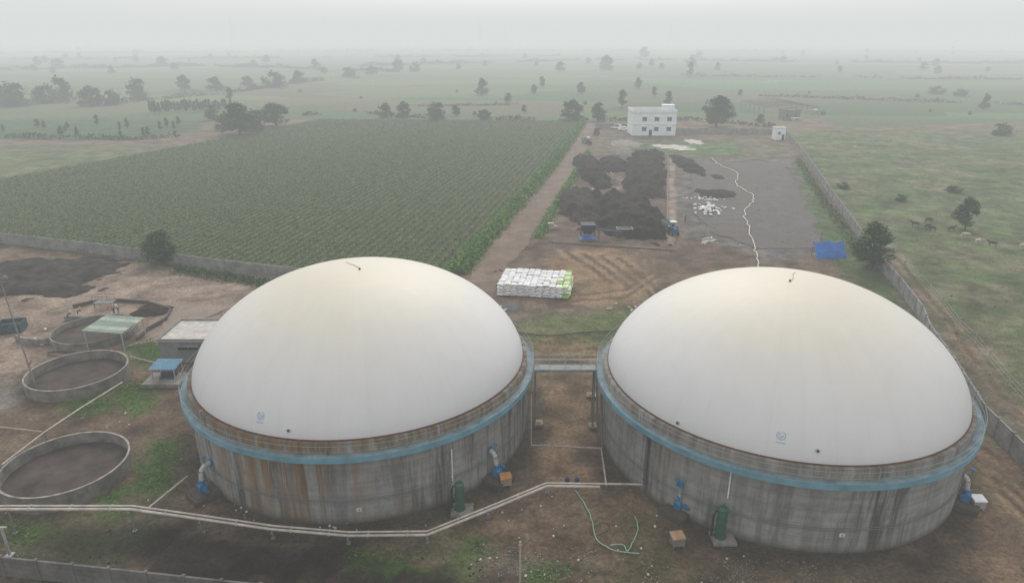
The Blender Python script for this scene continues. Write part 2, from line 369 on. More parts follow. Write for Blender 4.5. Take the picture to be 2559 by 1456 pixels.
sheet('concrete_yard',[(560,775),(600,765),(420,760),(400,830),(300,870),(405,850)],.02,soil('yard_concrete',(.20,.16,.135),(.26,.21,.175),.4,4),.3)

# ================================================================ vegetation
CP_=[S(*p) for p in crop]
rd=np.array(S(1462,305))-np.array(S(1172,690)); rd/=np.linalg.norm(rd); rn=np.array([-rd[1],rd[0]])
uu,vv=np.meshgrid(np.arange(0,400,.5),np.arange(-60,330,1.7)); uu=uu.ravel()+rng.uniform(-.2,.2,uu.size); vv=vv.ravel()+rng.uniform(-.06,.06,vv.size)
o=np.array(S(1172,690))-rd*150
px_=o[0]+rd[0]*uu+rn[0]*vv; py_=o[1]+rd[1]*uu+rn[1]*vv
ins=(sdpoly(px_,py_,CP_)<-1.2)&(px_>-190); gap=fbm(px_/12,py_/12,88); ins&=(gap>rng.uniform(.0,.2,gap.size)); px_=px_[ins];py_=py_[ins]
nl=6
sc_=.65+.6*fbm(px_/20,py_/20,66)
al=rng.normal(0,.3,len(px_)*nl); ac=rng.normal(0,.22,len(px_)*nl)
cx=np.repeat(px_,nl)+rd[0]*al+rn[0]*ac; cy=np.repeat(py_,nl)+rd[1]*al+rn[1]*ac; cz=rng.uniform(.08,.42,len(px_)*nl)*np.repeat(sc_,nl)
V,Fa=leafquads(np.stack([cx,cy,cz],1),rng.uniform(.14,.3,len(cx)),.6,.6,.35)
cropm=leafmat('crop_leaf',(.068,.118,.034),(.108,.175,.052),.12,True)
mkobj('crop_plants',fastmesh('crop_plants',V,Fa,[cropm]),kind='stuff')
def hedge(name,pts,wid,h,dens,size,material,label):
    Cs=[]
    P=[np.array(S(*p)) for p in pts]
    for a_,b_ in zip(P[:-1],P[1:]):
        L=np.linalg.norm(b_-a_); n=int(L*dens); d=(b_-a_)/L; nn=np.array([-d[1],d[0]])
        t=rng.uniform(0,L,n); off=rng.normal(0,wid/2.6,n); hh=h*(.6+.8*fbm((a_[0]+d[0]*t)/2.2,(a_[1]+d[1]*t)/2.2,11))
        z=rng.uniform(0.05,1,n)**.8*hh*np.clip(1-np.abs(off)/(wid*1.1),.2,1)
        Cs.append(np.stack([a_[0]+d[0]*t+nn[0]*off,a_[1]+d[1]*t+nn[1]*off,z],1))
    Cs=np.concatenate(Cs); V,Fa=leafquads(Cs,rng.uniform(size*.6,size*1.3,len(Cs)),.4,.5,.6)
    mkobj(name,fastmesh(name,V,Fa,[material]),label,'hedge')
hm=leafmat('hedge_leaf',(.065,.135,.025),(.135,.255,.055),.4,True)
hedge('hedge',[(1140,684),(1262,545),(1365,430),(1400,385),(1456,305)],2.6,2.2,100,.30,hm,'bright green hedge row between crop field and dirt road')
hedge('hedge',[(1342,598),(1400,497),(1455,410),(1472,380)],1.6,.9,50,.26,hm,'low green hedge strip beside the compost yard')
hedge('hedge',[(440,675),(560,695),(650,708),(700,716)],1.8,1.3,60,.28,leafmat('hedge_dark',(.02,.05,.015),(.06,.115,.03),.4,True),'dark low hedge at foot of a concrete wall')
hedge('hedge',[(1995,400),(2050,490),(2100,560),(2140,620),(2190,680)],1.6,.9,22,.28,leafmat('hedge_olive',(.04,.075,.022),(.09,.14,.045),.4,True),'weedy green hedge along the boundary wall')
POOLS=[(-49.3,69.5,5.15),(-39.3,51.1,5.05),(-54.6,82,5)]
def tufts(name,polys,dens,h,material,mask=True,seed=0):
    Cs=[]
    for P in polys:
        P=[S(*p) for p in P]; A=np.array(P); lo=A.min(0)-1.5;hi=A.max(0)+1.5; n=int((hi-lo).prod()*dens)
        x=rng.uniform(lo[0],hi[0],n);y=rng.uniform(lo[1],hi[1],n); xw=x+(fbm(x/2,y/2,3)-.5)*3
        k=sdpoly(xw,y,P)<rng.normal(-.3,.6,n)
        for cx,cy in TC: k&=np.hypot(x-cx,y-cy)>RW+.4
        for (cx,cy,r) in POOLS: k&=np.hypot(x-cx,y-cy)>r+.3
        if mask: k&=fbm(x/3,y/3,seed+90)>rng.uniform(.42,.64,n)
        Cs.append(np.stack([x[k],y[k],np.full(k.sum(),h*.3)],1))
    Cs=np.concatenate(Cs); V,Fa=leafquads(Cs,rng.uniform(h*.5,h*1.2,len(Cs)),.8,.3,.6)
    mkobj(name,fastmesh(name,V,Fa,[material]),kind='stuff')
gmat=leafmat('grass_leaf',(.045,.10,.018),(.105,.205,.04),.5,True)
gmat2=leafmat('dry_grass_leaf',(.065,.08,.034),(.13,.145,.065),.3,True)
tufts('grass',GP,26,.17,gmat,False)
tufts('weeds',[[(330,900),(480,1000),(470,1290),(120,1300),(340,1050)],[(1200,1260),(1800,1300),(1900,1500),(1100,1500)],[(1290,790),(1600,780),(1560,900),(1330,900)],[(1850,1360),(2500,1300),(2600,1500),(1800,1500)],[(2040,480),(2180,640),(2330,860),(2200,820),(2050,640)]],7,.13,gmat2,True,4)
tufts('pasture_grass',[[(1990,340),(2150,560),(2330,790),(2470,980),(2640,1120),(2900,1000),(2700,340)]],1.8,.2,leafmat('pasture_leaf',(.068,.10,.035),(.115,.145,.06),.3,True),True,9)

# trees
def tree_meshes(seed,H=8.,Wd=7.,ncl=40,per=45,leaf=.34,cm=CROWN_A,low=.28,cr=(.08,.17)):
    r=random.Random(seed); mb=MB(); th=H*low
    lean=Vector((r.uniform(-.3,.3),r.uniform(-.3,.3),0))
    mb.cyl((0,0,-.1),(lean.x*.5,lean.y*.5,th),H*.035,H*.026,8)
    mb.cyl((lean.x*.5,lean.y*.5,th),(lean.x,lean.y,H*.75),H*.026,H*.008,6)
    cents=[]
    for i in range(ncl):
        t=r.uniform(0,2*math.pi); e=r.random()**.5; zz=r.uniform(0,1); rad=Wd*.44*e*(math.sin(math.pi*(.22+.74*zz))**.8)
        cents.append(Vector((lean.x+rad*math.cos(t)*r.uniform(.75,1.1),lean.y+rad*math.sin(t)*r.uniform(.75,1.1),th*.9+(H-th)*zz*.9)))
    for i in range(0,ncl,4):
        cpt=cents[i]; s0=Vector((lean.x*.6,lean.y*.6,min(cpt.z*.8,th+(cpt.z-th)*.4)))
        mb.cyl(s0,cpt,H*.014,H*.004,5)
    Cs=[]
    for cpt in cents:
        R0=Wd*r.uniform(*cr); n=int(per*r.uniform(.6,1.3))
        d=rng.normal(size=(n,3)); d/=np.linalg.norm(d,axis=1)[:,None]; d*=R0*rng.uniform(.45,1.08,(n,1)); d[:,2]*=.85
        Cs.append(np.array(cpt)+d)
    Cs=np.concatenate(Cs); V,Fa=leafquads(Cs,rng.uniform(leaf*.6,leaf*1.3,len(Cs)),.3,.6,.8)
    return mb.mesh('trunk',[BARK]),fastmesh('crown',V,Fa,[cm])
near_t=[tree_meshes(1,8,7.5,64,80,.26,CROWN_A,.16),tree_meshes(2,8,7,52,76,.26,CROWN_B,.18),tree_meshes(5,8,5,46,60,.26,CROWN_B,.3)]
far_t=[tree_meshes(11,8,8,26,44,.5,CROWN_A,.06,(.12,.22)),tree_meshes(12,8,7,24,40,.5,CROWN_B,.12,(.12,.22)),tree_meshes(13,8,5,22,34,.45,CROWN_A,.2,(.12,.22)),tree_meshes(14,8,9,28,40,.55,CROWN_B,.04,(.12,.24))]
def joined(tc,name):
    ta,ca_=tc; n1_=len(ta.vertices)
    vs=[tuple(v.co) for v in ta.vertices]+[tuple(v.co) for v in ca_.vertices]
    fs=[tuple(p.vertices) for p in ta.polygons]+[tuple(i+n1_ for i in p.vertices) for p in ca_.polygons]
    me=bpy.data.meshes.new(name); me.from_pydata(vs,[],fs); me.materials.append(BARK); me.materials.append(ca_.materials[0])
    me.polygons.foreach_set('material_index',[0]*len(ta.polygons)+[1]*len(ca_.polygons)); return me
far_j=[joined(t_,'tree') for t_ in far_t]
BW=[7.5,7,5]; FW=[8,7,5,9]
def tree_near(px,py,pt,wpx,k,label,group=None):
    x,y=S(px,py); h=max(1.5,HT(pt,y)); wd=WD(wpx,y)
    e=empty('tree',label,'tree',(x,y,0),group,random.uniform(0,6)); e.scale=(wd/BW[k],wd/BW[k],h/8)
    for me_,n in zip(near_t[k],('trunk','crown')):
        ob=bpy.data.objects.new(n,me_); col.objects.link(ob); ob.parent=e
def tree_far(px,py,pt,wpx,k=None,label='hazy green field tree standing on farmland',group='trees scattered over the farmland'):
    k=random.randrange(4) if k is None else k
    x,y=S(px,py); h=max(1.5,HT(pt,y)); wd=WD(wpx,y)
    ob=bpy.data.objects.new('tree',far_j[k]); col.objects.link(ob); ob.location=(x,y,0); ob.rotation_euler=(0,0,random.uniform(0,6)); ob.scale=(wd/FW[k],wd/FW[k],h/8)
    tag(ob,label,'tree',group)
tree_near(2180,668,553,112,1,'dense green tree beside the concrete boundary wall')
tree_near(2413,572,492,62,1,'dark round tree alone in dry pasture')
tree_near(1790,316,238,88,0,'large dark tree behind the white building')
tree_near(408,660,578,110,0,'dark bushy tree at the crop field edge')
tree_near(600,335,256,115,0,'dark spreading tree on the field boundary')
tree_near(692,314,256,95,1,'dark spreading tree on the field boundary')
for a_ in [(1555,268,222,28,2),(1670,264,226,28,2),(1635,242,215,18,2),(1452,234,205,26,1),(1595,222,193,22,1),(1430,300,250,68,0),(1495,302,256,42,1),(1205,237,196,36,0),(1335,234,210,20,1),(1355,217,190,20,1),(995,177,148,36,0),(1515,175,139,42,0),(1725,192,152,20,2),(1610,147,117,30,1),(405,165,141,36,0),(145,168,146,38,0),(745,208,176,42,0),(690,218,179,62,3),(350,244,196,62,3),(460,224,188,40,0),(160,252,193,60,3),(110,258,213,72,3),(45,265,207,90,3),(230,264,216,70,0),(575,252,217,22,2),(965,293,258,42,0),(1010,293,254,42,0),(1095,298,256,62,3),(1210,298,274,44,0),(1310,282,260,15,2),(2460,272,234,26,0),(2500,336,308,62,3),(540,225,192,50,0),(280,262,225,50,3),(10,262,215,70,3),(1140,288,262,30,1),(1850,238,222,16,1),(1900,305,285,25,0),(620,215,190,40,0),(870,192,168,50,3),(930,185,165,40,0),(1270,255,232,24,1),(2340,235,215,40,3),(2400,240,222,36,3),(530,300,262,40,1),(645,325,275,60,3),(560,325,285,50,0)]:
    tree_far(*a_)
for i in range(26):
    x=375+i*8+random.uniform(-3,3); tree_far(x,283-i*.4+random.uniform(-4,4),248+random.uniform(-4,6),13,2,'slender young tree in a plantation row','young plantation trees')
for i in range(20):
    y=random.uniform(312,345); tree_far(random.uniform(0,460),y,y-random.uniform(14,28),random.uniform(9,16),2,'small sapling in a green plot','young plantation trees')
for i in range(85):
    y=104+random.random()**1.3*80; h=(y-94)*.24*random.uniform(.4,1.2)+3.5; tree_far(random.uniform(0,2560),y,y-h,h*random.uniform(.9,1.4))
for i in range(14):
    y=random.uniform(225,300); xx=random.choice([random.uniform(1980,2560),random.uniform(700,1500)]); h=random.uniform(5,10); tree_far(xx,y,y-h,h*1.4,3,'low shrub on hazy farmland','shrubs on the farmland')
for xx,y in ((2110,470),(2380,478),(2250,500)):
    tree_far(xx,y,y-5,random.uniform(25,50),3,'low green scrub bush in dry pasture','scrub in the pasture')
def treeline(pts,h,dens=2.0):
    Cs=[];P=[np.array(S(*p)) for p in pts]
    for a_,b_ in zip(P[:-1],P[1:]):
        L=np.linalg.norm(b_-a_);n=int(L*dens*h); d=(b_-a_)/L; t=rng.uniform(0,L,n); hh=h*(.1+1.3*fbm((a_[0]+d[0]*t)/(h*2.2),(a_[1]+d[1]*t)/(h*2.2),random.randrange(99),3)**1.5)
        off=rng.normal(0,h*.35,n)+8*(fbm(t/40,t*0,random.randrange(99))-.5)*h*.6; Cs.append(np.stack([a_[0]+d[0]*t,a_[1]+d[1]*t+off,rng.uniform(0,1,n)*hh],1))
    q=np.concatenate(Cs); k=fbm(q[:,0]/(h*7),q[:,1]/(h*7),17)>rng.uniform(.32,.55,len(q)); return q[k]
Cs=[]
for pts,h in [([(-300,300),(0,255),(250,262),(560,235),(760,205),(900,195)],5),([(0,345),(300,350),(560,335)],2.5),([(750,290),(900,282),(1100,300),(1300,300),(1470,302)],2.5),([(1500,300),(1720,300),(1940,318)],2.),([(0,175),(500,165),(1000,180)],6),([(900,165),(1500,150),(2560,160)],6),([(0,135),(1200,128),(2560,132)],8),([(1900,240),(2560,262)],2.5),([(0,118),(1300,115),(2560,117)],10),([(1000,265),(1300,262)],2.),([(0,150),(700,146),(1400,140)],6),([(1700,190),(2560,200)],3.5)]:
    Cs.append(treeline(pts,h,3.6 if h<6 else 2.0))
for i,q in enumerate(Cs):
    big=.7 if i not in(4,5,6,8,10) else 1.5
    V,Fa=leafquads(q,rng.uniform(big*.6,big*1.3,len(q)),.3,.6,.8)
    mkobj('hedgerow',fastmesh('hedgerow',V,Fa,[leafmat('hedgerow_leaf',(.025,.048,.018),(.072,.11,.042),.06,True)]),kind='stuff')

# ================================================================ digester tanks
def wallmat(name,rust,darks,seed,ru):
    m,nt,bs=newmat(name)
    uv=nd(nt,'ShaderNodeUVMap',uv_map='UVMap').outputs[0]
    def mapn(sx,sy,ofs,sc,det=5,ro=.6):
        mp=nd(nt,'ShaderNodeMapping'); mp.inputs['Scale'].default_value=(sx,sy,1); mp.inputs['Location'].default_value=(ofs,ofs*.7,0); nt.links.new(uv,mp.inputs[0]); return noise(nt,mp.outputs[0],sc,det,ro)
    sx=nd(nt,'ShaderNodeSeparateXYZ'); nt.links.new(uv,sx.inputs[0]); u=sx.outputs[0]; v=sx.outputs[1]
    base=ramp(nt,mapn(1,1,seed,.6,9,.72),[(.3,(.185,.19,.188)),(.5,(.265,.268,.262)),(.7,(.35,.348,.335))])
    band=mapn(.05,1.5,seed+3,1.0,3); base=mixc(nt,1,base,ramp(nt,band,[(.35,.88),(.65,1.08)]),'MULTIPLY')
    fr=math_(nt,'FRACT',math_(nt,'DIVIDE',v,1.22)); ln=math_(nt,'LESS_THAN',fr,.035)
    base=mixc(nt,math_(nt,'MULTIPLY',ln,.35),base,(.09,.09,.09))
    big=ramp(nt,mapn(.12,.05,seed+40,1.0,2),[(.38,.35),(.55,1.)])
    dk=mapn(1.2,.085,seed+7,1.0,8,.7); base=mixc(nt,math_(nt,'MULTIPLY',ramp(nt,dk,[(.45,0.),(.60,darks)]),big),base,(.058,.054,.048))
    rs=mapn(.9,.05,seed+13,1.0,7,.7); rm=ramp(nt,rs,[(.45,0.),(.56,rust)])
    zone=math_(nt,'SUBTRACT',1.25,math_(nt,'DIVIDE',math_(nt,'ABSOLUTE',math_(nt,'SUBTRACT',u,ru)),8.5)); cl=nd(nt,'ShaderNodeClamp'); nt.links.new(zone,cl.inputs[0]); zone=math_(nt,'MAXIMUM',cl.outputs[0],.22)
    hfade=ramp(nt,math_(nt,'DIVIDE',v,7.4),[(.0,.45),(.55,.75),(1.,1.)])
    base=mixc(nt,math_(nt,'MULTIPLY',math_(nt,'MULTIPLY',rm,zone),hfade),base,(.225,.12,.042))
    rs2=mapn(1.8,.05,seed+90,1.0,5,.7); base=mixc(nt,math_(nt,'MULTIPLY',math_(nt,'MULTIPLY',ramp(nt,rs2,[(.56,0.),(.62,rust)]),zone),hfade),base,(.095,.05,.025))
    topst=math_(nt,'MULTIPLY',ramp(nt,math_(nt,'DIVIDE',v,7.4),[(.70,0.),(.90,1.)]),ramp(nt,mapn(1.3,.25,seed+70,1.,5,.7),[(.38,.1),(.58,rust*.55+.35)]))
    base=mixc(nt,topst,base,(.11,.075,.042))
    lt=mapn(3.,.12,seed+29,1.0,4,.6); base=mixc(nt,ramp(nt,lt,[(.62,0.),(.72,.3)]),base,(.45,.44,.42))
    bot=ramp(nt,math_(nt,'ADD',v,math_(nt,'MULTIPLY',mapn(1,1,seed+5,1.3),.8)),[(.35,.85),(1.,0.)]); base=mixc(nt,bot,base,(.09,.078,.052))
    nt.links.new(base,bs.inputs['Base Color']); bs.inputs['Roughness'].default_value=.9; bs.inputs['Specular IOR Level'].default_value=.2
    bump(nt,bs,math_(nt,'SUBTRACT',mapn(1,1,1,2.5,6,.7),math_(nt,'MULTIPLY',ln,.6)),.5,.05); return m
dm,nt,bs=newmat('membrane')
uv=nd(nt,'ShaderNodeUVMap',uv_map='UVMap').outputs[0]; sx=nd(nt,'ShaderNodeSeparateXYZ'); nt.links.new(uv,sx.inputs[0])
fr=math_(nt,'FRACT',sx.outputs[0]); dd=math_(nt,'ABSOLUTE',math_(nt,'SUBTRACT',fr,.5)); seam=math_(nt,'LESS_THAN',dd,.012)
ob_=nd(nt,'ShaderNodeTexCoord').outputs['Object']
zz=math_(nt,'ADD',sx.outputs[1],math_(nt,'MULTIPLY',math_(nt,'SUBTRACT',noise(nt,ob_,.12,4,.6),.5),.4))
cc=ramp(nt,zz,[(.0,(.625,.625,.65)),(.45,(.61,.605,.605)),(.75,(.59,.57,.515)),(1.,(.555,.52,.43))])
cc=mixc(nt,1,cc,ramp(nt,noise(nt,ob_,.5,7,.65),[(.3,.97),(.7,1.02)]),'MULTIPLY')
mpp=nd(nt,'ShaderNodeMapping'); mpp.inputs['Scale'].default_value=(.9,.25,1); nt.links.new(uv,mpp.inputs[0])
cc=mixc(nt,1,cc,ramp(nt,noise(nt,mpp.outputs[0],2.2,5,.6),[(.35,.987),(.65,1.008)]),'MULTIPLY')
cc=mixc(nt,math_(nt,'MULTIPLY',seam,.15),cc,(.48,.48,.46)); nt.links.new(cc,bs.inputs['Base Color'])
bs.inputs['Roughness'].default_value=.48; bs.inputs['Specular IOR Level'].default_value=.25
bump(nt,bs,math_(nt,'ADD',math_(nt,'MULTIPLY',seam,.4),math_(nt,'MULTIPLY',noise(nt,ob_,.25,3,.5),2.0)),.25,.05)
HD=8.75
def domez(r): return HD*(max(0,1-(r/RD)**2.1))**.62
def uvset(me,fn):
    ul=me.uv_layers.new(name='UVMap'); arr=np.empty(len(me.loops)*2)
    for p in me.polygons:
        us=[fn(me.vertices[me.loops[li].vertex_index].index) for li in p.loop_indices]
        mu=max(u[0] for u in us); per=us[0][2]
        for li,u in zip(p.loop_indices,us):
            uu_=u[0]+ (per if mu-u[0]>per/2 else 0); arr[li*2]=uu_; arr[li*2+1]=u[1]
    ul.data.foreach_set('uv',arr)
def ray(px,py):
    a=(px-1280)/F;b=(728-py)/F; return Vector((a,CP+b*SP,-SP+b*CP)).normalized()
def domehit(px,py,c):
    d=ray(px,py); t=20
    while t<120:
        p=Vector((0,0,CH))+d*t; r=math.hypot(p.x-c[0],p.y-c[1])
        if r<RD and p.z<ZR+.05+domez(r): break
        t+=.02
    def zf(x,y): return ZR+.05+domez(min(RD-.01,math.hypot(x-c[0],y-c[1])))
    e=.05; n=Vector((-(zf(p.x+e,p.y)-zf(p.x-e,p.y))/(2*e),-(zf(p.x,p.y+e)-zf(p.x,p.y-e))/(2*e),1)).normalized()
    return p,n
def wallhit(px,py,c,R=RW):
    d=ray(px,py); ox,oy=-c[0],-c[1]; A=d.x**2+d.y**2;B=2*(ox*d.x+oy*d.y);Cc=ox*ox+oy*oy-R*R
    t=(-B-math.sqrt(B*B-4*A*Cc))/(2*A); p=Vector((0,0,CH))+d*t; return p,Vector((p.x-c[0],p.y-c[1],0)).normalized()
RI=RW+.03; RO=RW+.62; ZW=6.5
def tank(c,wm,label,logo,ports,plate,hook,pipes):
    e=empty('biogas_tank',label,'biogas tank',(c[0],c[1],0))
    n=128
    vs=[];fs=[]
    zs=[-.1,2.4,4.9,ZR]
    for z in zs:
        for k in range(n): t_=2*math.pi*k/n; vs.append((RW*math.cos(t_),RW*math.sin(t_),z))
    for j in range(3):
        for k in range(n): b_=j*n+(k+1)%n; a_=j*n+k; fs.append((a_,b_,b_+n,a_+n))
    o0=len(vs)
    for k in range(n): t_=2*math.pi*k/n; vs.append(((RD-.15)*math.cos(t_),(RD-.15)*math.sin(t_),ZR))
    for k in range(n): fs.append((3*n+k,3*n+(k+1)%n,o0+(k+1)%n,o0+k))
    me=bpy.data.meshes.new('wall'); me.from_pydata(vs,[],fs); me.materials.append(wm)
    for p in me.polygons: p.use_smooth=p.index<3*n
    uvset(me,lambda i:((i%n)/n*2*math.pi*RW,vs[i][2],2*math.pi*RW))
    mkobj('wall',me,parent=e)
    vs=[];fs=[];mm=36
    for j in range(mm+1):
        r=RD*math.sin(math.pi/2*(1-j/mm)); z=ZR+.05+domez(r)
        for k in range(n): t_=2*math.pi*k/n; vs.append((r*math.cos(t_),r*math.sin(t_),z))
    for j in range(mm):
        for k in range(n): b_=j*n+(k+1)%n; a_=j*n+k; fs.append((a_,b_,b_+n,a_+n))
    me=bpy.data.meshes.new('membrane_dome'); me.from_pydata(vs,[],fs); me.materials.append(dm)
    me.polygons.foreach_set('use_smooth',[True]*len(fs))
    uvset(me,lambda i:((i%n)/n*40,(vs[i][2]-ZR)/HD,40))
    mkobj('membrane_dome',me,parent=e)
    b=MB(); b.ring((0,0),RD-.05,RD+.08,ZR+.003,ZR+.10,128); b.lpart('clamp_rim',[RUST],e)
    b=MB(); b.ring((0,0),RI-.02,RO,ZW-.06,ZW,128)
    for k in range(48):
        t_=2*math.pi*(k+.5)/48; ct,st=math.cos(t_),math.sin(t_)
        b.tube([(RW*ct,RW*st,ZW-.9),((RO-.1)*ct,(RO-.1)*st,ZW-.12)],.035,4)
    b.lpart('walkway',[mat('walkway_plate',(.17,.225,.25),.8,.35,.8)],e)
    b=MB(); b.ring((0,0),RO+.003,RO+.05,ZW-.46,ZW+.05,128); b.lpart('fascia_band',[BLUEW],e)
    b=MB()
    for z in (ZW+.55,ZW+1.05):
        b.tube([((RO+.03)*math.cos(2*math.pi*k/96),(RO+.03)*math.sin(2*math.pi*k/96),z) for k in range(96)],.015,5,closed=True)
    for k in range(40):
        t_=2*math.pi*k/40; x,y=(RO+.03)*math.cos(t_),(RO+.03)*math.sin(t_); b.cyl((x,y,ZW),(x,y,ZW+1.05),.014,n=5)
    b.lpart('railing',[RAILM],e)
    for z in (2.25,2.05):
        b=MB(); b.tube([((RW+.06)*math.cos(2*math.pi*k/96),(RW+.06)*math.sin(2*math.pi*k/96),z) for k in range(96)],.03,5,closed=True); b.lpart('hoop_pipe',[mat('hoop_paint',(.17,.19,.20),.6,.3,1)],e)
    L=Vector((c[0],c[1],0))
    p,nn=domehit(*logo,c); u=nn.cross(Vector((0,0,1))).normalized()*-1; v=nn.cross(u)*1
    if v.z<0: v=-v
    p=p-L+nn*.03; b=MB()
    for k in range(28):
        t_=2*math.pi*k/28
        if 5<k<9: continue
        t2=t_+2*math.pi/28
        b.add([p+(u*math.cos(t_)+v*math.sin(t_))*.28,p+(u*math.cos(t_)+v*math.sin(t_))*.33,p+(u*math.cos(t2)+v*math.sin(t2))*.33,p+(u*math.cos(t2)+v*math.sin(t2))*.28],[(0,1,2,3)])
    for w_ in range(3):
        pts=[(x_*.05-.2,.12*math.sin(x_*.8+w_)-.08*w_+.05) for x_ in range(9)]
        for (x0,y0),(x1,y1) in zip(pts[:-1],pts[1:]):
            b.add([p+u*x0+v*(y0-.02),p+u*x1+v*(y1-.02),p+u*x1+v*(y1+.02),p+u*x0+v*(y0+.02)],[(0,1,2,3)])
    for k,(a0,a1) in enumerate([(-.32,-.2),(-.17,-.02),(.01,.14),(.17,.32)]):
        b.add([p+u*a0-v*.55,p+u*a1-v*.55,p+u*a1-v*.49,p+u*a0-v*.49],[(0,1,2,3)])
    b.lpart('emblem',[mat('emblem_blue',(.24,.40,.52),.6,.1,2)],e)
    for pp in ports:
        p,nn=domehit(*pp,c); p=p-L
        b=MB(); b.cyl(p-nn*.05,p+nn*.10,.15,.15,16,mi=0); b.cyl(p+nn*.10,p+nn*.13,.09,.09,16,mi=1); b.lpart('inspection_port',[STEELG,DARK],e)
    p,nn=wallhit(*plate,c); p=p-L+nn*.02; rz=math.atan2(nn.y,nn.x)
    b=MB(); b.box(p,(.04,.40,.32),rz,0); b.box(p+nn*.03,(.02,.1,.18),rz,1); b.lpart('number_plate',[mat('plate_white',(.55,.55,.55)),mat('plate_mark',(.2,.2,.22))],e)
    p,nn=domehit(*hook,c); q=p-L; b=MB(); b.cyl(q,q+nn*.12,.11,.08,10); b.ring((q.x,q.y),.05,.08,q.z+.08,q.z+.16,10); b.lpart('lifting_eye',[RUST],e)
    ap=Vector((0.8*(1 if q.x<0 else -1),.8,0)); pts=[]
    for k in range(13):
        x=q.x+(ap.x*2-q.x)*k/12+ .12*math.sin(k*.5); y=q.y+(2.5-q.y)*k/12; pts.append((x,y,ZR+.09+domez(math.hypot(x,y))))
    b=MB(); b.tube(pts,.025,5); b.lpart('membrane_strap',[mat('strap',(.40,.36,.29))],e)
    for (px0,py0,py1,r_,mm_,nm) in pipes:
        p,nn=wallhit(px0,py0,c); p1,_=wallhit(px0,py1,c); z1=max(.1,p1.z); a_=p-L+nn*(r_+.06)
        b=MB(); b.cyl((a_.x,a_.y,a_.z),(a_.x,a_.y,z1),r_,n=8); 
        for zz_ in np.arange(z1+.4,a_.z,1.4): b.box((a_.x-nn.x*.05,a_.y-nn.y*.05,zz_),(r_*2.2,r_*2.8,.06),math.atan2(nn.y,nn.x))
        b.lpart(nm,[mm_],e)
    return e
T1=tank(TC[0],wallmat('stained_concrete_rust',.95,.85,2.,71.),'round concrete tank with white membrane dome and heavy rust streaks',(652,1038),[(722,1075),(1138,1044)],(898,1273),(899,673),[(1127,1120,1200,.05,WHITE,'down_pipe'),(820,1125,1150,.05,DARK,'vent_pipe')])
T2=tank(TC[1],wallmat('stained_concrete_grey',.2,.88,9.,60.),'round concrete tank with white membrane dome and dark streaked wall',(1953,1088),[(2044,1126),(1695,1056)],(2105,1336),(1975,703),[(1829,1175,1245,.05,WHITE,'down_pipe'),(1625,1080,1215,.13,mat('riser_grey',(.10,.10,.10),.7),'riser_pipe')])

# link bridge
x0=TC[0][0]+math.sqrt(RO**2-1.2)+.1; x1=TC[1][0]-math.sqrt((RO)**2-2.2**2)-.1
e=empty('steel_footbridge','narrow steel footbridge with railings joining two tank walkways','footbridge',((x0+x1)/2,59.7,0))
b=MB(); b.box(((x0+x1)/2,59.7,ZW-.08),(x1-x0,1.1,.1)); b.box(((x0+x1)/2,59.13,ZW-.14),(x1-x0,.06,.26)); b.box(((x0+x1)/2,60.27,ZW-.14),(x1-x0,.06,.26)); b.part('deck',[mat('bridge_deck',(.20,.22,.225),.7,.3,1)],e)
b=MB()
for yy in (59.13,60.27):
    for z in (.55,1.05): b.tube([(x0,yy,ZW+z),(x1,yy,ZW+z)],.025,5)
    for k in range(5): xx=x0+(x1-x0)*k/4; b.cyl((xx,yy,ZW),(xx,yy,ZW+1.05),.022,n=5)
b.part('railing',[mat('bridge_rail',(.38,.42,.43),.5)],e)
for xx in (x0+.15,x1-.15):
    b=MB(); 
    for yy in (59.2,60.2): b.box((xx,yy,ZW/2-.1),(.14,.14,ZW-.2))
    for z in (1.,3.2): b.tube([(xx,59.2,z),(xx,60.2,z+2.)],.04,4)
    b.part('support_leg',[mat('leg_steel',(.16,.17,.175),.6)],e)

# ================================================================ process pipes
def pipe_run(pts,r,mats,label,leg=True,name='pipeline',off=(0,0)):
    P=[(S(p[0],p[1],p[2])[0]+off[0],S(p[0],p[1],p[2])[1]+off[1],p[2]) for p in pts]
    e=empty(name,label,'pipeline',(P[0][0],P[0][1],0))
    b=MB(); b.tube(P,r,10)
    for a_,c_ in zip(P[:-1],P[1:]):
        L=(Vector(c_)-Vector(a_)).length; n=max(1,int(L/3)); d=(Vector(c_)-Vector(a_)).normalized()
        for k in range(n):
            q=Vector(a_)+d*(L*(k+.5)/n); b.cyl(q-d*.05,q+d*.05,r*1.4,n=10)
    b.part('pipe',mats,e)
    if leg:
        for q in P[1:-1]:
            if q[2]>.25:
                b=MB(); b.box((q[0],q[1],q[2]/2-.1),(.1,.1,q[2]-.1)); b.box((q[0],q[1],q[2]-r-.03),(.1,.7,.06)); b.box((q[0],q[1],.05),(.3,.3,.12)); b.part('support_leg',[mat('leg_steel',(.16,.17,.175))],e)
    return e
main=[(-90,1274,2.3),(20,1272,2.3),(325,1272,2.1),(500,1296,1.4),(680,1322,.9),(870,1338,.75),(1068,1336,.75),(1220,1275,.75),(1368,1214,.7),(1500,1216,.7)]
pipe_run(main,.11,[PIPEW],'pale steel process pipe on short legs bending around a tank')
pipe_run([(p[0],p[1],p[2]) for p in main[:-1]]+[(1615,1217,.7)],.09,[PIPEW],'second pale process pipe running parallel on short legs',False,off=(-.05,.40))
pipe_run([(1328,985,4.6),(1328,1112,.35),(1503,1120,.35),(1516,1212,.6)],.09,[mat('pipe_mauve',(.34,.28,.26),.6)],'pale pipe dropping from tank and crossing the gap',False)
pipe_run([(1503,985,4.6),(1506,1120,.35)],.11,[mat('pipe_dark',(.12,.11,.11),.6)],'dark riser pipe against a tank wall',False)
pipe_run([(1492,930,5.8),(1494,1100,.4)],.07,[mat('pipe_dark',(.12,.11,.11),.6)],'dark riser pipe against a tank wall',False)
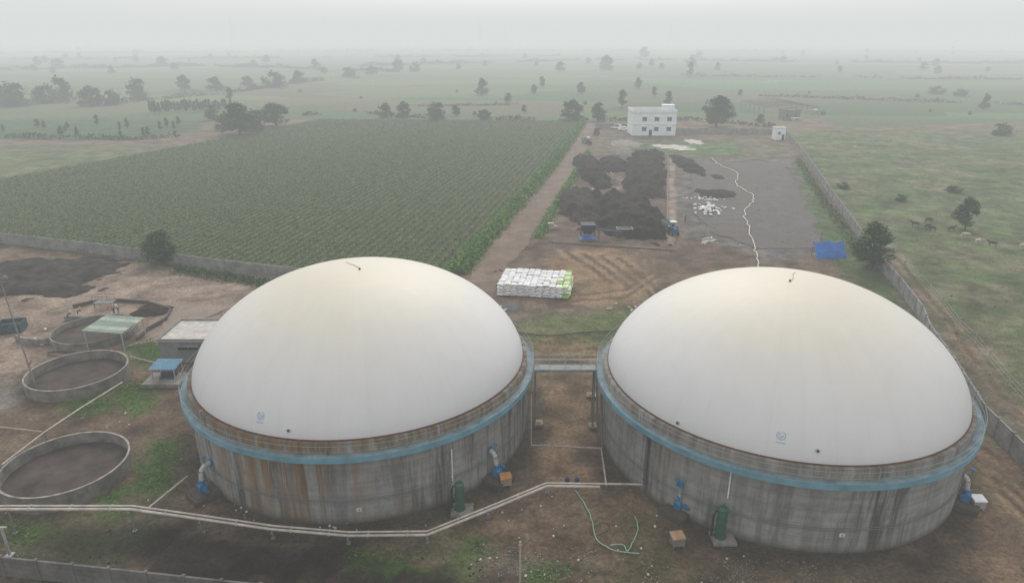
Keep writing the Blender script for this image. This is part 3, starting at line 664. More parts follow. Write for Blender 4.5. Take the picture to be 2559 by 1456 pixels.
pipe_run([(368,1271,.9),(468,1190,.5)],.09,[PIPEW],'short pale pipe linking tank and main pipeline')
pipe_run([(5,1160,1.9),(110,1080,1.6),(200,1020,1.2),(305,955,.8)],.07,[PIPEW],'thin pale pipe running past round open tanks')
pipe_run([(-60,1060,.5),(105,1078,.5)],.05,[PIPEW],'thin white pipe lying near the round tanks',False)
pipe_run([(325,890,.3),(395,908,.3)],.06,[PIPEW],'short white pipe leaving an open tank',False)

def pump(px,py,c,label):
    x,y=S(px,py); e=empty('pump_unit',label,'pump',(x,y,0),'blue pump units at the tank walls',math.atan2(c[1]-y,c[0]-x))
    dw=math.hypot(c[0]-x,c[1]-y)-RW
    b=MB(); b.box((0,0,.22),(2.4,2.1,.5)); b.box((0,0,.5),(2.0,1.7,.1)); b.lpart('concrete_pad',[mat('dirty_pad',(.085,.07,.058),.9,.4,1.5)],e)
    b=MB(); b.cyl((-.1,-.22,.95),(-.1,.22,.95),.30,n=18); b.cyl((-.1,.22,.95),(-.1,.28,.95),.38,n=18); b.cyl((-.1,-.22,.95),(-.1,-.28,.95),.38,n=18); b.box((-.1,0,.65),(.6,.5,.3)); b.cyl((-.1,0,1.2),(.0,0,1.55),.16,n=14); b.lpart('pump_body',[BLUE],e)
    b=MB(); b.cyl((-.1,-.3,.95),(-.1,-1.0,.95),.19,n=14)
    for k in range(6): b.cyl((-.1,-.4-.09*k,.95),(-.1,-.43-.09*k,.95),.23,n=14)
    b.box((-.1,-.65,1.2),(.2,.24,.14)); b.lpart('motor',[BLUE],e)
    b=MB(); pts=[(0,0,1.5),(0,0,2.1)]+[(.75-.75*math.cos(t_),0,2.1+.75*math.sin(t_)) for t_ in np.linspace(0.2,1.57,7)]+[(dw+.1,0,2.88)]
    b.tube(pts,.2,14); b.lpart('elbow_pipe',[mat('elbow_grey',(.40,.40,.38),.5,.25,3)],e)
    for p,d in (((0,0,1.6),(0,0,1)),((max(.9,dw-.35),0,2.87),(1,0,0)),((dw-.06,0,2.88),(1,0,0))):
        b=MB(); b.cyl(Vector(p)-Vector(d)*.05,Vector(p)+Vector(d)*.05,.3,n=16); b.lpart('flange',[BLUE],e)
    b=MB(); b.cyl((dw-.6,0,3.0),(dw-.6,0,3.6),.04,n=6); b.cyl((dw-.6,0,3.56),(dw-.6,0,3.62),.2,n=14); b.lpart('valve_wheel',[BLUE],e)
    return e
pump(512,1238,TC[0],'blue pump with grey elbow pipe on dirty concrete pad')
pump(1240,1200,TC[0],'blue pump with pale elbow pipe beside an orange-lidded box')
pump(1697,1280,TC[1],'blue pump with elbow pipe on raised dark concrete plinth')
pump(2405,1262,TC[1],'blue pump with elbow pipe next to a white-lidded box')
def cabinet(px,py,lid,lc,label):
    x,y=S(px,py); e=empty('control_box',label,'control box',(x,y,0),None,random.uniform(-.3,.3))
    b=MB(); b.box((0,0,.55),(.95,.75,.7)); 
    for i in(-.4,.4):
        for j in(-.3,.3): b.box((i,j,.1),(.06,.06,.22))
    b.lpart('cabinet',[lc],e); b=MB(); b.box((0,0,.95),(1.05,.9,.1),0,0,.96,rx=.12); b.lpart('lid',[lid],e)
ORG=mat('orange_cover',(.36,.17,.065),.7,.35,2)
cabinet(1264,1212,ORG,mat('cab_beige',(.3,.23,.17)),'small control box with orange lid on dirty plinth')
cabinet(1692,1362,mat('cover_tan',(.36,.24,.14)),mat('cab_grey',(.18,.17,.16)),'weathered control box with tan lid near pump')
cabinet(2440,1268,WHITE,mat('cab_grey2',(.3,.3,.3)),'small control box with white lid beside pump')
def gtank(px,py,pt,label):
    x,y=S(px,py); h=HT(pt,y); e=empty('green_pressure_vessel',label,'pressure vessel',(x,y,0),'green vertical vessels beside the tanks')
    b=MB(); b.box((.2,-.1,.1),(1.8,1.6,.2)); b.lpart('concrete_pad',[mat('foot_grey',(.2,.18,.155),.9,.35,2)],e)
    b=MB(); b.cyl((0,0,.3),(0,0,h-.15),.38,n=20); b.cyl((0,0,h-.15),(0,0,h),.38,.25,20); b.cyl((0,0,.2),(0,0,.32),.46,n=20); b.cyl((0,0,h*.55),(0,0,h*.55+.07),.42,n=20); b.cyl((0,0,h),(0,0,h+.15),.15,n=12); b.lpart('vessel',[GREENM],e)
    b=MB(); b.cyl((-.65,.1,.2),(-.65,.1,h*.7),.09,n=8); b.tube([(-.65,.1,h*.7),(-.5,.1,h*.85),(-.25,0,h*.85)],.07,6); b.lpart('side_pipe',[DARK],e)
gtank(1150,1275,1205,'dark green vertical vessel on a small concrete pad'); gtank(1799,1345,1266,'dark green vertical vessel on a pale concrete pad')
def slab(px,py,sx,sy,h,label='square concrete footing block beside a tank'):
    x,y=S(px,py); b=MB(); b.box((x,y,h/2),(sx,sy,h),random.uniform(-.1,.1)); b.box((x,y,h+.04),(sx*.5,sy*.5,.08)); b.top('footing_block',[mat('foot_tan',(.25,.20,.145),.9,.3,2)],label,'footing block',(x,y,0),'concrete footing blocks')
slab(1347,1060,.8,.9,.3);slab(1481,1066,.8,.9,.25);slab(1478,990,1.0,.9,.25)
for px in (1418,1442):
    x,y=S(px,1208); e=empty('blue_barrel','small blue plastic drum standing on bare soil','drum',(x,y,0),'blue drums'); b=MB(); b.cyl((0,0,0),(0,0,.55),.2,.2,14); b.cyl((0,0,.55),(0,0,.62),.2,.12,14); b.lpart('drum',[mat('navy',(.02,.03,.16),.4)],e); b=MB(); b.ring((0,0),.05,.08,.62,.66,10); b.lpart('cap',[DARK],e)
def hose(pts,r,material,label,wig=.25,name='hose',cat='hose'):
    P=[Vector(S3(p[0],p[1],r+.03)) for p in pts]; Q=[]
    for i in range(len(P)-1):
        p0=P[max(i-1,0)];p1=P[i];p2=P[i+1];p3=P[min(i+2,len(P)-1)]
        for k in range(8):
            t=k/8; q=.5*((2*p1)+(-p0+p2)*t+(2*p0-5*p1+4*p2-p3)*t*t+(-p0+3*p1-3*p2+p3)*t**3)
            q.x+=(float(fbm(np.array(q.x*.6),np.array(q.y*.6),7))-.5)*wig*2; q.z=r+.04; Q.append(q)
    Q.append(P[-1]); b=MB(); b.tube(Q,r,6); o=Q[0]; return b.top(name,[material],label,cat,(o.x,o.y,0))
hose([(1780,394),(1800,412),(1842,432),(1840,458),(1880,486),(1880,505),(1862,525),(1868,560),(1880,600),(1893,640),(1896,672)],.10,mat('hose_white',(.55,.50,.43),.6),'long pale hose snaking across the gravel yard',.9)
GH=mat('hose_green',(.20,.36,.27),.6)
hose([(1440,1226),(1462,1262),(1482,1310),(1492,1345),(1530,1372),(1575,1380),(1598,1382)],.045,GH,'pale green hose lying on bare soil')
hose([(1590,1290),(1592,1320),(1575,1375),(1560,1360),(1525,1362)],.045,GH,'pale green hose lying loosely on bare soil')
hose([(1500,1310),(1475,1325),(1490,1338),(1520,1325),(1522,1308),(1498,1306)],.03,DARK,'thin dark hose coiled on bare soil')
hose([(1300,832),(1380,838),(1460,830),(1560,826)],.06,DARK,'dark cable lying on the grass behind tanks')
hose([(135,890),(120,886),(125,880),(150,878),(185,884),(160,890),(135,889)],.06,DARK,'black hose coiled beside a round tank')

# ================================================================ round open tanks
def pool(c,r,h,label,full=.55,wallm=CONCR):
    e=empty('round_open_tank',label,'open tank',(c[0],c[1],0),'round open concrete tanks')
    b=MB(); b.ring((0,0),r-.14,r,-.1,h,72); b.ring((0,0),r-.15,r+.02,h+.002,h+.06,72,mi=1); b.lpart('wall',[CONC,wallm],e)
    b=MB(); n=72; vs=[(0,0,h*full)]+[((r-.15)*math.cos(2*math.pi*k/n),(r-.15)*math.sin(2*math.pi*k/n),h*full) for k in range(n)]
    b.add(vs,[(0,k+1,(k+1)%n+1) for k in range(n)]); b.lpart('sludge',[SLUDGE],e); return e
pool(POOLS[0][:2],5.15,1.25,'round open concrete tank with pale rim and brown sludge',.15)
pool(POOLS[1][:2],5.05,1.45,'round open concrete tank full of dark brown sludge',.3)
pool((-54.6,82),5.0,.9,'low round concrete pit under a striped canopy',.2,CONC)
b=MB(); pts=[S3(*p,0) for p in [(185,768),(230,757),(300,753),(370,758),(428,776),(415,800),(370,825),(345,850)]]
for a_,c_ in zip(pts[:-1],pts[1:]):
    d=Vector(c_)-Vector(a_); b.box(((a_[0]+c_[0])/2,(a_[1]+c_[1])/2,.2),(d.length+.2,.25,.5),math.atan2(d.y,d.x))
b.top('low_curved_wall',[mat('dark_kerb',(.08,.07,.065),.9)],'low curved dark kerb wall around a pit','low wall')
b=MB(); pts=[S3(*p,0) for p in [(42,850),(60,858),(100,862),(135,855)]]
for a_,c_ in zip(pts[:-1],pts[1:]):
    d=Vector(c_)-Vector(a_); b.box(((a_[0]+c_[0])/2,(a_[1]+c_[1])/2,.4),(d.length+.1,.3,.8),math.atan2(d.y,d.x))
b.top('low_curved_wall',[CONC],'low curved concrete wall beside round pit','low wall')
def canopy(c,sx,sy,h,rm,label,tilt=.08,rz=0):
    e=empty('canopy_shelter',label,'shelter',(c[0],c[1],0),None,rz)
    b=MB(); n=18
    for k in range(n):
        x0=-sx/2+sx*k/n; x1=x0+sx/n*.55; x2=x0+sx/n
        for (xa,xb,zo,mi) in ((x0,x1,.05,0),(x1,x2,0,1)):
            if rm[0].name=='roof_green_pale': mi=(0,1,0,0,1,0)[k//3]
            b.add([(xa,-sy/2,h-tilt*sy/2+zo),(xb,-sy/2,h-tilt*sy/2+zo),(xb,sy/2,h+tilt*sy/2+zo),(xa,sy/2,h+tilt*sy/2+zo)],[(0,1,2,3)],mi)
    b.lpart('roof_sheet',rm,e)
    for i in(-1,1):
        for j in(-1,1):
            b=MB(); b.box((i*(sx/2-.2),j*(sy/2-.2),(h+j*tilt*sy/2)/2-.05),(.1,.1,h+j*tilt*sy/2-.12)); b.lpart('post',[STEELG],e)
canopy((-50.2,79.3),5.2,5.0,2.7,[mat('roof_green_pale',(.22,.34,.25),.5,.2,1),mat('roof_cream',(.46,.50,.43),.5,.2,1)],'pale green and cream striped sheet canopy on posts',.06,math.pi/2-.04)
x,y=S(410,960)
b=MB(); b.box((x,y+.6,.22),(4.2,3.0,.44)); b.top('concrete_plinth',[CONC],'raised grey concrete plinth under a blue shelter','plinth',(x,y,0))
canopy((x+.2,y+.8),2.9,2.3,2.1,[mat('roof_blue',(.09,.24,.38),.5,.2,1),mat('roof_blue2',(.13,.30,.45),.5,.2,1)],'small shelter with corrugated blue sheet roof',.1)
b=MB(); b.cyl((x-.5,y+.9,.9),(x+.7,y+.9,.9),.32,n=14); b.box((x+.1,y+.9,.55),(1.6,.8,.2)); b.cyl((x+.7,y+.9,.9),(x+1.2,y+.9,.9),.2,n=12); b.top('machine_motor',[mat('motor_dark',(.05,.06,.08))],'dark electric motor on a steel base under shelter','motor',(x,y,.44))
def building(name,cat,label,x0,x1,y0,y1,h,wm,rm,wins,par=.3,door=None,wmat=GLASS,ww=1.0,wh=1.0):
    e=empty(name,label,cat,((x0+x1)/2,(y0+y1)/2,0))
    b=MB(); b.box(((x0+x1)/2,(y0+y1)/2,h/2),(x1-x0,y1-y0,h)); b.part('wall',[wm],e)
    b=MB(); b.box(((x0+x1)/2,(y0+y1)/2,h+.05),(x1-x0+.3,y1-y0+.3,.12),mi=0)
    for (cx,cy,sx_,sy_) in (((x0+x1)/2,y0,x1-x0+.2,.2),((x0+x1)/2,y1,x1-x0+.2,.2),(x0,(y0+y1)/2,.2,y1-y0-.2),(x1,(y0+y1)/2,.2,y1-y0-.2)): b.box((cx,cy,h+.11+par/2),(sx_,sy_,par),mi=1)
    b.part('roof',[rm,wm],e)
    for (wx_,wz_) in wins:
        b=MB(); b.box((wx_,y0-.02,wz_),(ww,.06,wh)); w_=b.part('window',[wmat],e)
        b=MB()
        for (dx,dz,sx_,sz_) in ((0,wh/2+.05,ww+.2,.1),(0,-wh/2-.05,ww+.2,.1),(-ww/2-.05,0,.1,wh),(ww/2+.05,0,.1,wh),(0,0,.06,wh)): b.box((wx_+dx,y0-.06,wz_+dz),(sx_,.08,sz_))
        b.box((wx_,y0-.25,wz_+wh/2+.2),(ww+.4,.5,.08)); f_=bpy.data.objects.new('frame',b.mesh('frame',[WHITE if name=='white_building' else wm],e.location)); col.objects.link(f_); f_.parent=w_
    if door:
        b=MB(); b.box((door[0],y0-.03,door[2]/2),(door[1],.08,door[2])); b.part('door',[DARK if len(door)<4 else door[3]],e)
    return e
building('pump_house','building','small grey block building with flat pale roof',-42,-33.5,73.8,80,2.8,mat('grey_plaster',(.18,.18,.185),.9,.2,1,world=True),mat('flat_roof',(.42,.40,.37),.9,.25,1,world=True),[(-38.5,1.9)],.18,ww=2.4,wh=.4)
y0=S(1635,339)[1]; xl=S(1580,339)[0]; xr=S(1688,339)[0]; H_=HT(283,y0)
wins=[(xl+(xr-xl)*f,z_) for z_ in (H_*.3,H_*.74) for f in (.27,.55,.84)]
e=building('white_building','building','white two-storey flat-roofed building with six front windows',xl,xr,y0,y0+13,H_,mat('white_render',(.72,.77,.79),.7,.08,.6,world=True),CONCL,wins,1.1,(xl+(xr-xl)*.42,1.2,2.3),ww=1.7,wh=1.5)
b=MB(); b.box((xr-2.6,y0+5,H_+1.4),(4.4,4,2.6)); b.box((xr-2.6,y0+5,H_+2.8),(4.8,4.4,.16)); b.part('stair_tower',[MC['white_render']],e)
b=MB(); b.box(((xl+xr)/2,y0-.1,H_*.52),(xr-xl+.1,.3,.2)); b.part('string_course',[WHITE],e)
x,y=S(1950,350); h_=HT(321,y); wgh=WD(24,y)
building('guard_house','building','small white guard cabin beside the boundary wall',x-wgh/2,x+wgh/2,y,y+4,h_,MC['white_render'],CONCL,[(x-wgh*.15,h_*.6)],.25,(x+wgh*.27,.9,2.1),ww=.9,wh=1.0)
x,y=S(1978,300); building('block_house','building','small unfinished grey building beneath a steel frame',x-4,x+4,y,y+6,HT(274,y)*.9,mat('far_block',(.15,.14,.14)),CONC,[(x-2,2),(x+2,2)],.3)
x,y=S(1965,290); e=empty('steel_frame_shed','open rusty steel frame of an unfinished shed','steel frame',(x,y,0)); wsh=WD(135,y)
for k in range(6):
    b=MB(); yy=y-6+k*7
    for sx_ in(-1,1): b.box((x+sx_*wsh/2,yy,2.4),(.2,.2,4.8))
    b.tube([(x-wsh/2,yy,4.8),(x,yy,6.6),(x+wsh/2,yy,4.8)],.10,4); b.tube([(x-wsh/2,yy,4.8),(x+wsh/2,yy,4.8)],.07,4)
    for q in(-.5,0,.5): b.tube([(x+q*wsh/2*1.0,yy,4.8),(x+q*wsh/2,yy,6.6-abs(q)*1.8)],.06,4)
    b.part('truss',[mat('frame_red',(.16,.08,.07))],e)
b=MB()
for q in np.linspace(-1,1,9): b.tube([(x+q*wsh/2,y-6,6.6-abs(q)*1.8+.1),(x+q*wsh/2,y+29,6.6-abs(q)*1.8+.1)],.05,4)
b.part('purlin',[MC['frame_red']],e)
for (px,py,pw,pt) in [(1992,303,18,296),(2040,285,14,275)]:
    x,y=S(px,py); building('small_shed','shed','tiny pale shed near the steel frame',x-WD(pw,y)/2,x+WD(pw,y)/2,y,y+3,max(1.2,HT(pt,y)),CONCL,WHITE,[(x,.9)],.1,ww=.8,wh=.6)

# ================================================================ walls and fences
def bwall(px,h,label,mt=PRECAST,panel=3.0,thick=.16,world=None):
    P=[S(*p) for p in px] if world is None else world
    e=empty('boundary_wall',label,'wall',(P[0][0],P[0][1],0)); b=MB(); q=MB()
    for a_,c_ in zip(P[:-1],P[1:]):
        d=Vector((c_[0]-a_[0],c_[1]-a_[1],0)); L=d.length; n=max(1,round(L/panel)); d.normalize(); rz=math.atan2(d.y,d.x)
        for k in range(n):
            m_=Vector((a_[0],a_[1],0))+d*(L*(k+.5)/n)
            for j in range(4):
                b.box((m_.x,m_.y,h*(j+.5)/4),(L/n-.02,thick,h/4-.03),rz)
            p_=Vector((a_[0],a_[1],0))+d*(L*k/n); q.box((p_.x,p_.y,h/2+.04),(.24,.26,h+.1),rz)
    b.part('panel',[mt],e); q.part('pillar',[mt],e); return e
bwall([(-700,500),(-350,545),(0,607),(250,635),(560,678),(760,700),(950,725)],2.0,'long grey precast concrete boundary wall beside crop field')
bwall([(1965,338),(2010,395),(2060,470),(2130,572),(2190,662),(2245,725),(2300,800),(2318,850)],2.2,'tall grey precast boundary wall along the pasture')
bwall([(2318,850),(2380,940),(2450,1058),(2560,1172),(2680,1300)],2.2,'grey precast boundary wall beside a dirt track')
bwall([(1490,322),(1580,322)],2.2,'grey boundary wall beside the white building')
bwall([(1690,335),(1800,334),(1940,336)],2.2,'grey boundary wall behind the work yard')
a_=S(0,1390,1.7);c_=S(650,1459,1.7); dx=(c_[0]-a_[0]);dy=(c_[1]-a_[1])
bwall(None,1.7,'weathered grey boundary wall near the dark soil heap',mat('dirty_precast',(.12,.115,.11),.92,.4,.8,world=True,bmp=.02),world=[(a_[0]-dx*.6,a_[1]-dy*.6),a_,c_,(c_[0]+dx*.8,c_[1]+dy*.8)])
pts=[(2205,600),(2235,638),(2262,668),(2290,700),(2322,735),(2355,770),(2395,825),(2435,862),(2470,905),(2518,965),(2575,1030),(2640,1100)]
P=[S(*p) for p in pts]; e=empty('wire_fence','wire fence on slim pale concrete posts in grassland','fence',(P[0][0],P[0][1],0))
for p in P:
    b=MB(); b.box((p[0],p[1],.9),(.13,.13,1.9),.3,0,.85); b.part('post',[CONCL],e)
b=MB()
for z in(.5,1.0,1.5): b.tube([(p[0],p[1],z) for p in P],.012,4)
b.part('wire',[STEELG],e)

# ================================================================ yard contents
def sackmesh(name,mt,L=1.0,W_=.66,Hh=.3):
    b=MB(); vs=[]; nx_,ny_=7,5
    for s_ in(1,-1):
        for i in range(nx_):
            for j in range(ny_):
                u=i/(nx_-1)*2-1;v=j/(ny_-1)*2-1; k=(1-abs(u)**3.)**.5*(1-abs(v)**2.4)**.5
                vs.append((u*L/2*(1-.06*abs(v)**2),v*W_/2*(1-.10*u*u),s_*Hh/2*(.06+.94*k)+Hh/2+.015*math.sin(i*2.1+j*1.3)))
    fs=[]
    for s_ in range(2):
        o_=s_*nx_*ny_
        for i in range(nx_-1):
            for j in range(ny_-1):
                q=(o_+i*ny_+j,o_+(i+1)*ny_+j,o_+(i+1)*ny_+j+1,o_+i*ny_+j+1); fs.append(q if s_==0 else q[::-1])
    t_=nx_*ny_
    edge=[i*ny_ for i in range(nx_)]+[(nx_-1)*ny_+j for j in range(1,ny_)]+[i*ny_+ny_-1 for i in range(nx_-2,-1,-1)]+[j for j in range(ny_-2,0,-1)]
    for a_,c_ in zip(edge,edge[1:]+edge[:1]): fs.append((a_,t_+a_,t_+c_,c_))
    b.add(vs,fs,0,True); return b.mesh(name,[mt])
SKW=sackmesh('sack',mat('white_woven_sack',(.70,.70,.71),.7,.14,3,rnd=.12),1.04,.74,.32); SKG=sackmesh('sack',mat('lime_sack',(.33,.52,.11),.7,.3,3,rnd=.25),1.04,.74,.32)
def sack(x,y,z,rz,g=False,lab='white filled sack in a tall rectangular stack',grp='sacks in the white stack',tilt=0,sc_=1):
    ob=bpy.data.objects.new('sack',SKG if g else SKW); col.objects.link(ob); ob.location=(x,y,z); ob.rotation_euler=(random.uniform(-.08,.08)+tilt,random.uniform(-.08,.08)+tilt*random.uniform(-1,1),rz); ob.scale=(sc_,sc_,sc_)
    tag(ob,lab if not g else 'lime green filled sack at the end of a stack','sack',grp)
ax,ay=S(1242,738); bx,by=S(1422,748); ang=math.atan2(by-ay,bx-ax); Lx=math.hypot(bx-ax,by-ay); ux,uy=math.cos(ang),math.sin(ang); vx,vy=-uy,ux
NX=int(Lx/.98); NY=11; NZ=7
for k in range(NZ):
    for i in range(NX):
        for j in range(NY):
            if k<NZ-1 and j>0 and i not in(0,NX-1): continue
            if k<NZ-1 and i==0 and j>1 : continue
            if k<NZ-1 and j>8: continue
            jj=j*.73+random.uniform(-.07,.07)+.33+(.12*k if j==0 else 0)*.3; ii=i*.98+.5+random.uniform(-.07,.07)+(.25 if k%2 else 0)
            g=(i>=NX-1 and random.random()<.65) or (i==NX-2 and k==NZ-1 and random.random()<.35)
            zz_=k*.25+(random.choice((0,0,.04,.10,.14)) if k==NZ-1 else 0)
            sack(ax+ux*ii+vx*jj,ay+uy*ii+vy*jj,zz_,ang+random.gauss(0,.08),g)
for i in range(60):
    px=1775+random.gauss(0,17); py=524+random.gauss(0,6); x,y=S(px,py); sack(x,y,max(0,.7-.02*abs(px-1775))*random.random()*1.5,random.uniform(0,6),False,'empty white sack thrown on a loose pile','sacks in the loose pile',.25,random.uniform(.6,1.0))
for i in range(24):
    px=1765+random.gauss(0,24); py=497+random.gauss(0,3.5); x,y=S(px,py); sack(x,y,0,random.uniform(0,6),False,'empty white sack thrown on a loose pile','sacks in the loose pile',.2,.6)
def mound(px0,px1,pf,pb,h,label,seed=1,mt=GRAVM,name='compost_heap',rough=.3,cat='heap',ex=2.6,wob=.8):
    yf=S(0,pf)[1];yb=S(0,pb)[1]; cy=(yf+yb)/2; x0=S(px0,(pf+pb)/2)[0];x1=S(px1,(pf+pb)/2)[0]; cx=(x0+x1)/2
    if ex>3: cx=(S((px0+px1)/2,pf)[0]+S((px0+px1)/2,pb)[0])/2; 
    n=90; g=np.linspace(-1.3,1.3,n); U,Vv=np.meshgrid(g,g); x=U*(x1-x0)/2;y=Vv*(yb-yf)/2
    rr=(np.abs(U)**ex+np.abs(Vv)**ex)**(1/ex)+(fbm(x/3+seed*9,y/3,seed)-.5)*wob
    k=np.clip((1.0-rr)*1.7,0,1)
    z=h*k**.85*(1-rough*.9+rough*1.8*fbm(x/3+seed*5,y/3,seed+3))+(fbm(x/.8,y/.8,seed+8)-.5)*.42*np.clip(k*4,0,1)*min(1,h)
    if h>1.5:
        r_=np.random.default_rng(seed)
        for i in range(int((x1-x0)*(yb-yf)/20)):
            cx_,cy_=r_.uniform(-.7,.7)*(x1-x0)/2,r_.uniform(-.8,.8)*(yb-yf)/2; z=np.maximum(z,h*r_.uniform(.6,1.05)*np.clip(1-np.hypot(x-cx_,y-cy_)/r_.uniform(2.4,3.8),0,1)+(fbm(x/.8,y/.8,seed+9)-.5)*.3)*(k>0)+z*(k<=0)
    z=np.where(k<=0,-.25,z-.05)
    sh=0
    if ex>3: sh=(S((px0+px1)/2,pb)[0]-S((px0+px1)/2,pf)[0])*Vv/2
    idx=np.arange(n*n).reshape(n,n); Fa=np.stack([idx[:-1,:-1],idx[:-1,1:],idx[1:,1:],idx[1:,:-1]],-1).reshape(-1,4)
    me=fastmesh(name,np.stack([(x+sh).ravel(),y.ravel(),z.ravel()],1),Fa,[mt],smooth=True)
    mkobj(name,me,label,cat,(cx,cy,0))
L0='heap of dark crumbly compost on the yard'
mound(1445,1512,470,392,2.4,L0,1); mound(1500,1572,432,396,1.8,L0,2)
mound(1566,1664,500,380,2.6,'long ridge of dark compost running along the yard',3,ex=3.6,wob=.8)
mound(1402,1508,568,476,2.4,'brownish compost heap on the yard',4,mat('brown_compost',(.028,.021,.018),.97,.5,1.5,bmp=.14,world=True,c2=(.06,.045,.038),spec=.1))
mound(1484,1658,600,486,3.0,'tall black compost heap on the yard',5); mound(1694,1750,438,390,1.2,'low dark compost heap on gravel',6); mound(1735,1840,496,472,.5,'flat spread of dark compost on gravel',7)
mound(1775,1812,448,436,.3,'flat spread of dark compost on gravel',9)
mound(1540,1585,395,376,2.0,'small grey gravel pile near white building',8,mat('gravel_grey',(.18,.17,.15),.95,.3,2,world=True),'gravel_pile')
mound(1525,1600,368,352,1.0,'pale rubble pile near white building',12,mat('rubble_pale',(.22,.2,.18),.95,.6,2.5,world=True),'rubble_pile')
mound(-140,285,748,642,1.0,'wide dark flattened compost heap beside concrete wall',10,mat('wide_compost',(.016,.013,.012),.97,.5,.5,bmp=.12,world=True,c2=(.06,.051,.045),spec=.1),'compost_heap',.7)
mound(330,430,790,760,.5,'flat dark sludge spill beside the pit',15,GRAVM,'sludge_spill')
mound(1250,1300,778,752,.3,'small grey gravel pile beside sacks',13,mat('gravel_dark',(.09,.09,.095),.95,.3,2,world=True),'gravel_pile')
for i,(px,py,sx_,sy_) in enumerate([(1690,368,7,3),(1733,354,3.6,4),(1650,364,4,1.6),(1712,374,6,1.2)]):
    x,y=S(px,py); b=MB(); pts=[]
    for k in range(22): t_=2*math.pi*k/22; rr=random.uniform(.55,1.15); pts.append((x+math.cos(t_)*sx_*rr,y+math.sin(t_)*sy_*2*rr,.05+.01*i))
    b.add(pts,[tuple(range(22))]); b.top('ground_sheet',[mat('pale_sheet',(.40,.36,.33),.8,.35,.5,world=True)],'pale spread sheet lying on rough ground','ground sheet',(x,y,0))
x,y=S(2080,648); hT=HT(612,y); wT=WD(76,y); e=empty('blue_tarp_shelter','blue tarpaulin sheet stretched over a low frame','tarpaulin shelter',(x,y,0))
n=14; vs=[];fs=[]
for j in range(n):
    for i in range(n):
        u=i/(n-1);v=j/(n-1); vs.append(((u-.5)*wT,v*2.2-.2*math.sin(u*5),.15+(hT-.2)*v**.8+.14*math.sin(u*9+v*4)*v-.12*math.sin(v*3.1)))
for j in range(n-1):
    for i in range(n-1): a_=j*n+i; fs.append((a_,a_+1,a_+n+1,a_+n))
b=MB(); b.add(vs,fs,0,True); b.lpart('tarpaulin',[mat('tarp_blue',(.018,.13,.44),.5,.25,1)],e)
for i in(-1,1):
    b=MB(); b.cyl((i*wT/2,2.3,0),(i*wT/2,2.3,hT+.1),.05,n=6); b.lpart('post',[RUST],e)
x,y=S(1470,600); e=empty('screening_machine','blue compost screening machine with sloping conveyor','screening machine',(x,y,0))
b=MB(); b.box((0,1.2,2.3),(2.3,2.2,1.3),0,0,1.2); b.box((0,1.2,1.35),(1.6,1.6,.6)); b.box((0,1.2,1.8),(2.5,2.4,.08)); b.lpart('hopper',[mat('machine_blue_dark',(.015,.03,.06),.7,.6,2)],e)
b=MB()
for i in(-1.3,1.3):
    for j in(0,2.4): b.box((i,j,.9),(.14,.14,1.8))
b.tube([(-1.3,0,.2),(1.3,0,1.7)],.05,4); b.lpart('frame',[RUST],e)
b=MB(); b.box((3.8,.9,1.7),(5.4,.8,.16),0,0,1,ry=.12); b.box((3.8,.45,1.75),(5.4,.06,.3),ry=.12); b.box((3.8,1.35,1.75),(5.4,.06,.3),ry=.12); b.lpart('conveyor',[mat('belt',(.07,.07,.08))],e)
for q in(2.2,5.6):
    b=MB()
    for j in(.4,1.4): b.box((q,j,.8),(.1,.1,1.6))
    b.box((q,.9,.6),(.08,1.0,.08)); b.lpart('conveyor_leg',[RUST],e)
b=MB(); pts=[( -1.7+.45*i,-.9-.25*math.sin(i*1.7),.35+.25*((i*7)%3)/2) for i in range(8)]
vs=[];fs=[]
for i,p in enumerate(pts): vs+= [p,(p[0],p[1]+1.2,p[2]+.35)]
for i in range(len(pts)-1): fs.append((2*i,2*i+2,2*i+3,2*i+1))
b.add(vs,fs,0,True); b.lpart('loose_tarp',[MC['tarp_blue']],e)
x,y=S(1562,592); e=empty('sieve_table','steel sieve frame standing before a black compost heap','sieve frame',(x,y,0))
b=MB()
for i in(-1.5,1.5):
    for j in(0,1.5): b.box((i,j,.8),(.09,.09,1.6))
for j in(0,1.5): b.tube([(-1.5,j,1.6),(1.5,j,1.6)],.06,5)
for i in(-1.5,1.5): b.tube([(i,0,1.6),(i,1.5,1.6)],.06,5)
b.lpart('frame',[STEELG],e); b=MB(); b.box((0,.75,1.45),(2.8,1.4,.05)); b.lpart('mesh_tray',[MC['belt']],e)
b=MB()
for A_,B_ in (((1380,605),(1690,626)),((1670,392),(1668,595)),((1432,462),(1450,475))):
    p=Vector(S3(*A_));q=Vector(S3(*B_)); d=q-p; b.box(((p.x+q.x)/2,(p.y+q.y)/2,.08),(d.length,.3,.2),math.atan2(d.y,d.x))
b.top('concrete_kerb',[mat('kerb',(.17,.135,.11),.9)],'low dusty concrete kerb round the compost yard','kerb')
x,y=S(1377,572); b=MB(); b.box((x,y,.6),(1.0,.9,1.2)); b.box((x,y,1.24),(1.15,1.05,.08)); b.box((x+1.0,y,.35),(.7,.7,.7)); b.top('small_pillar_box',[CONCL],'small pale masonry pillar box beside the dirt road','pillar box',(x,y,0))
def planks(px,py,n,sp,L,mt,label,grp='scrap pieces on the yard'):
    for i in range(n):
        x,y=S(px+random.gauss(0,sp),py+random.gauss(0,sp*.4)); b=MB(); b.box((0,0,.1),(random.uniform(.5,1)*L,.22,.08)); b.box((0,.12,.13),(random.uniform(.3,.6)*L,.06,.16))
        ob=b.top('scrap_plank',[mt],label,'scrap',(0,0,0),grp); ob.location=(x,y,0); ob.rotation_euler=(random.uniform(-.1,.1),random.uniform(-.2,.1),random.uniform(0,3))
PL=mat('pale_scrap',(.5,.46,.36),.8,.2,2)
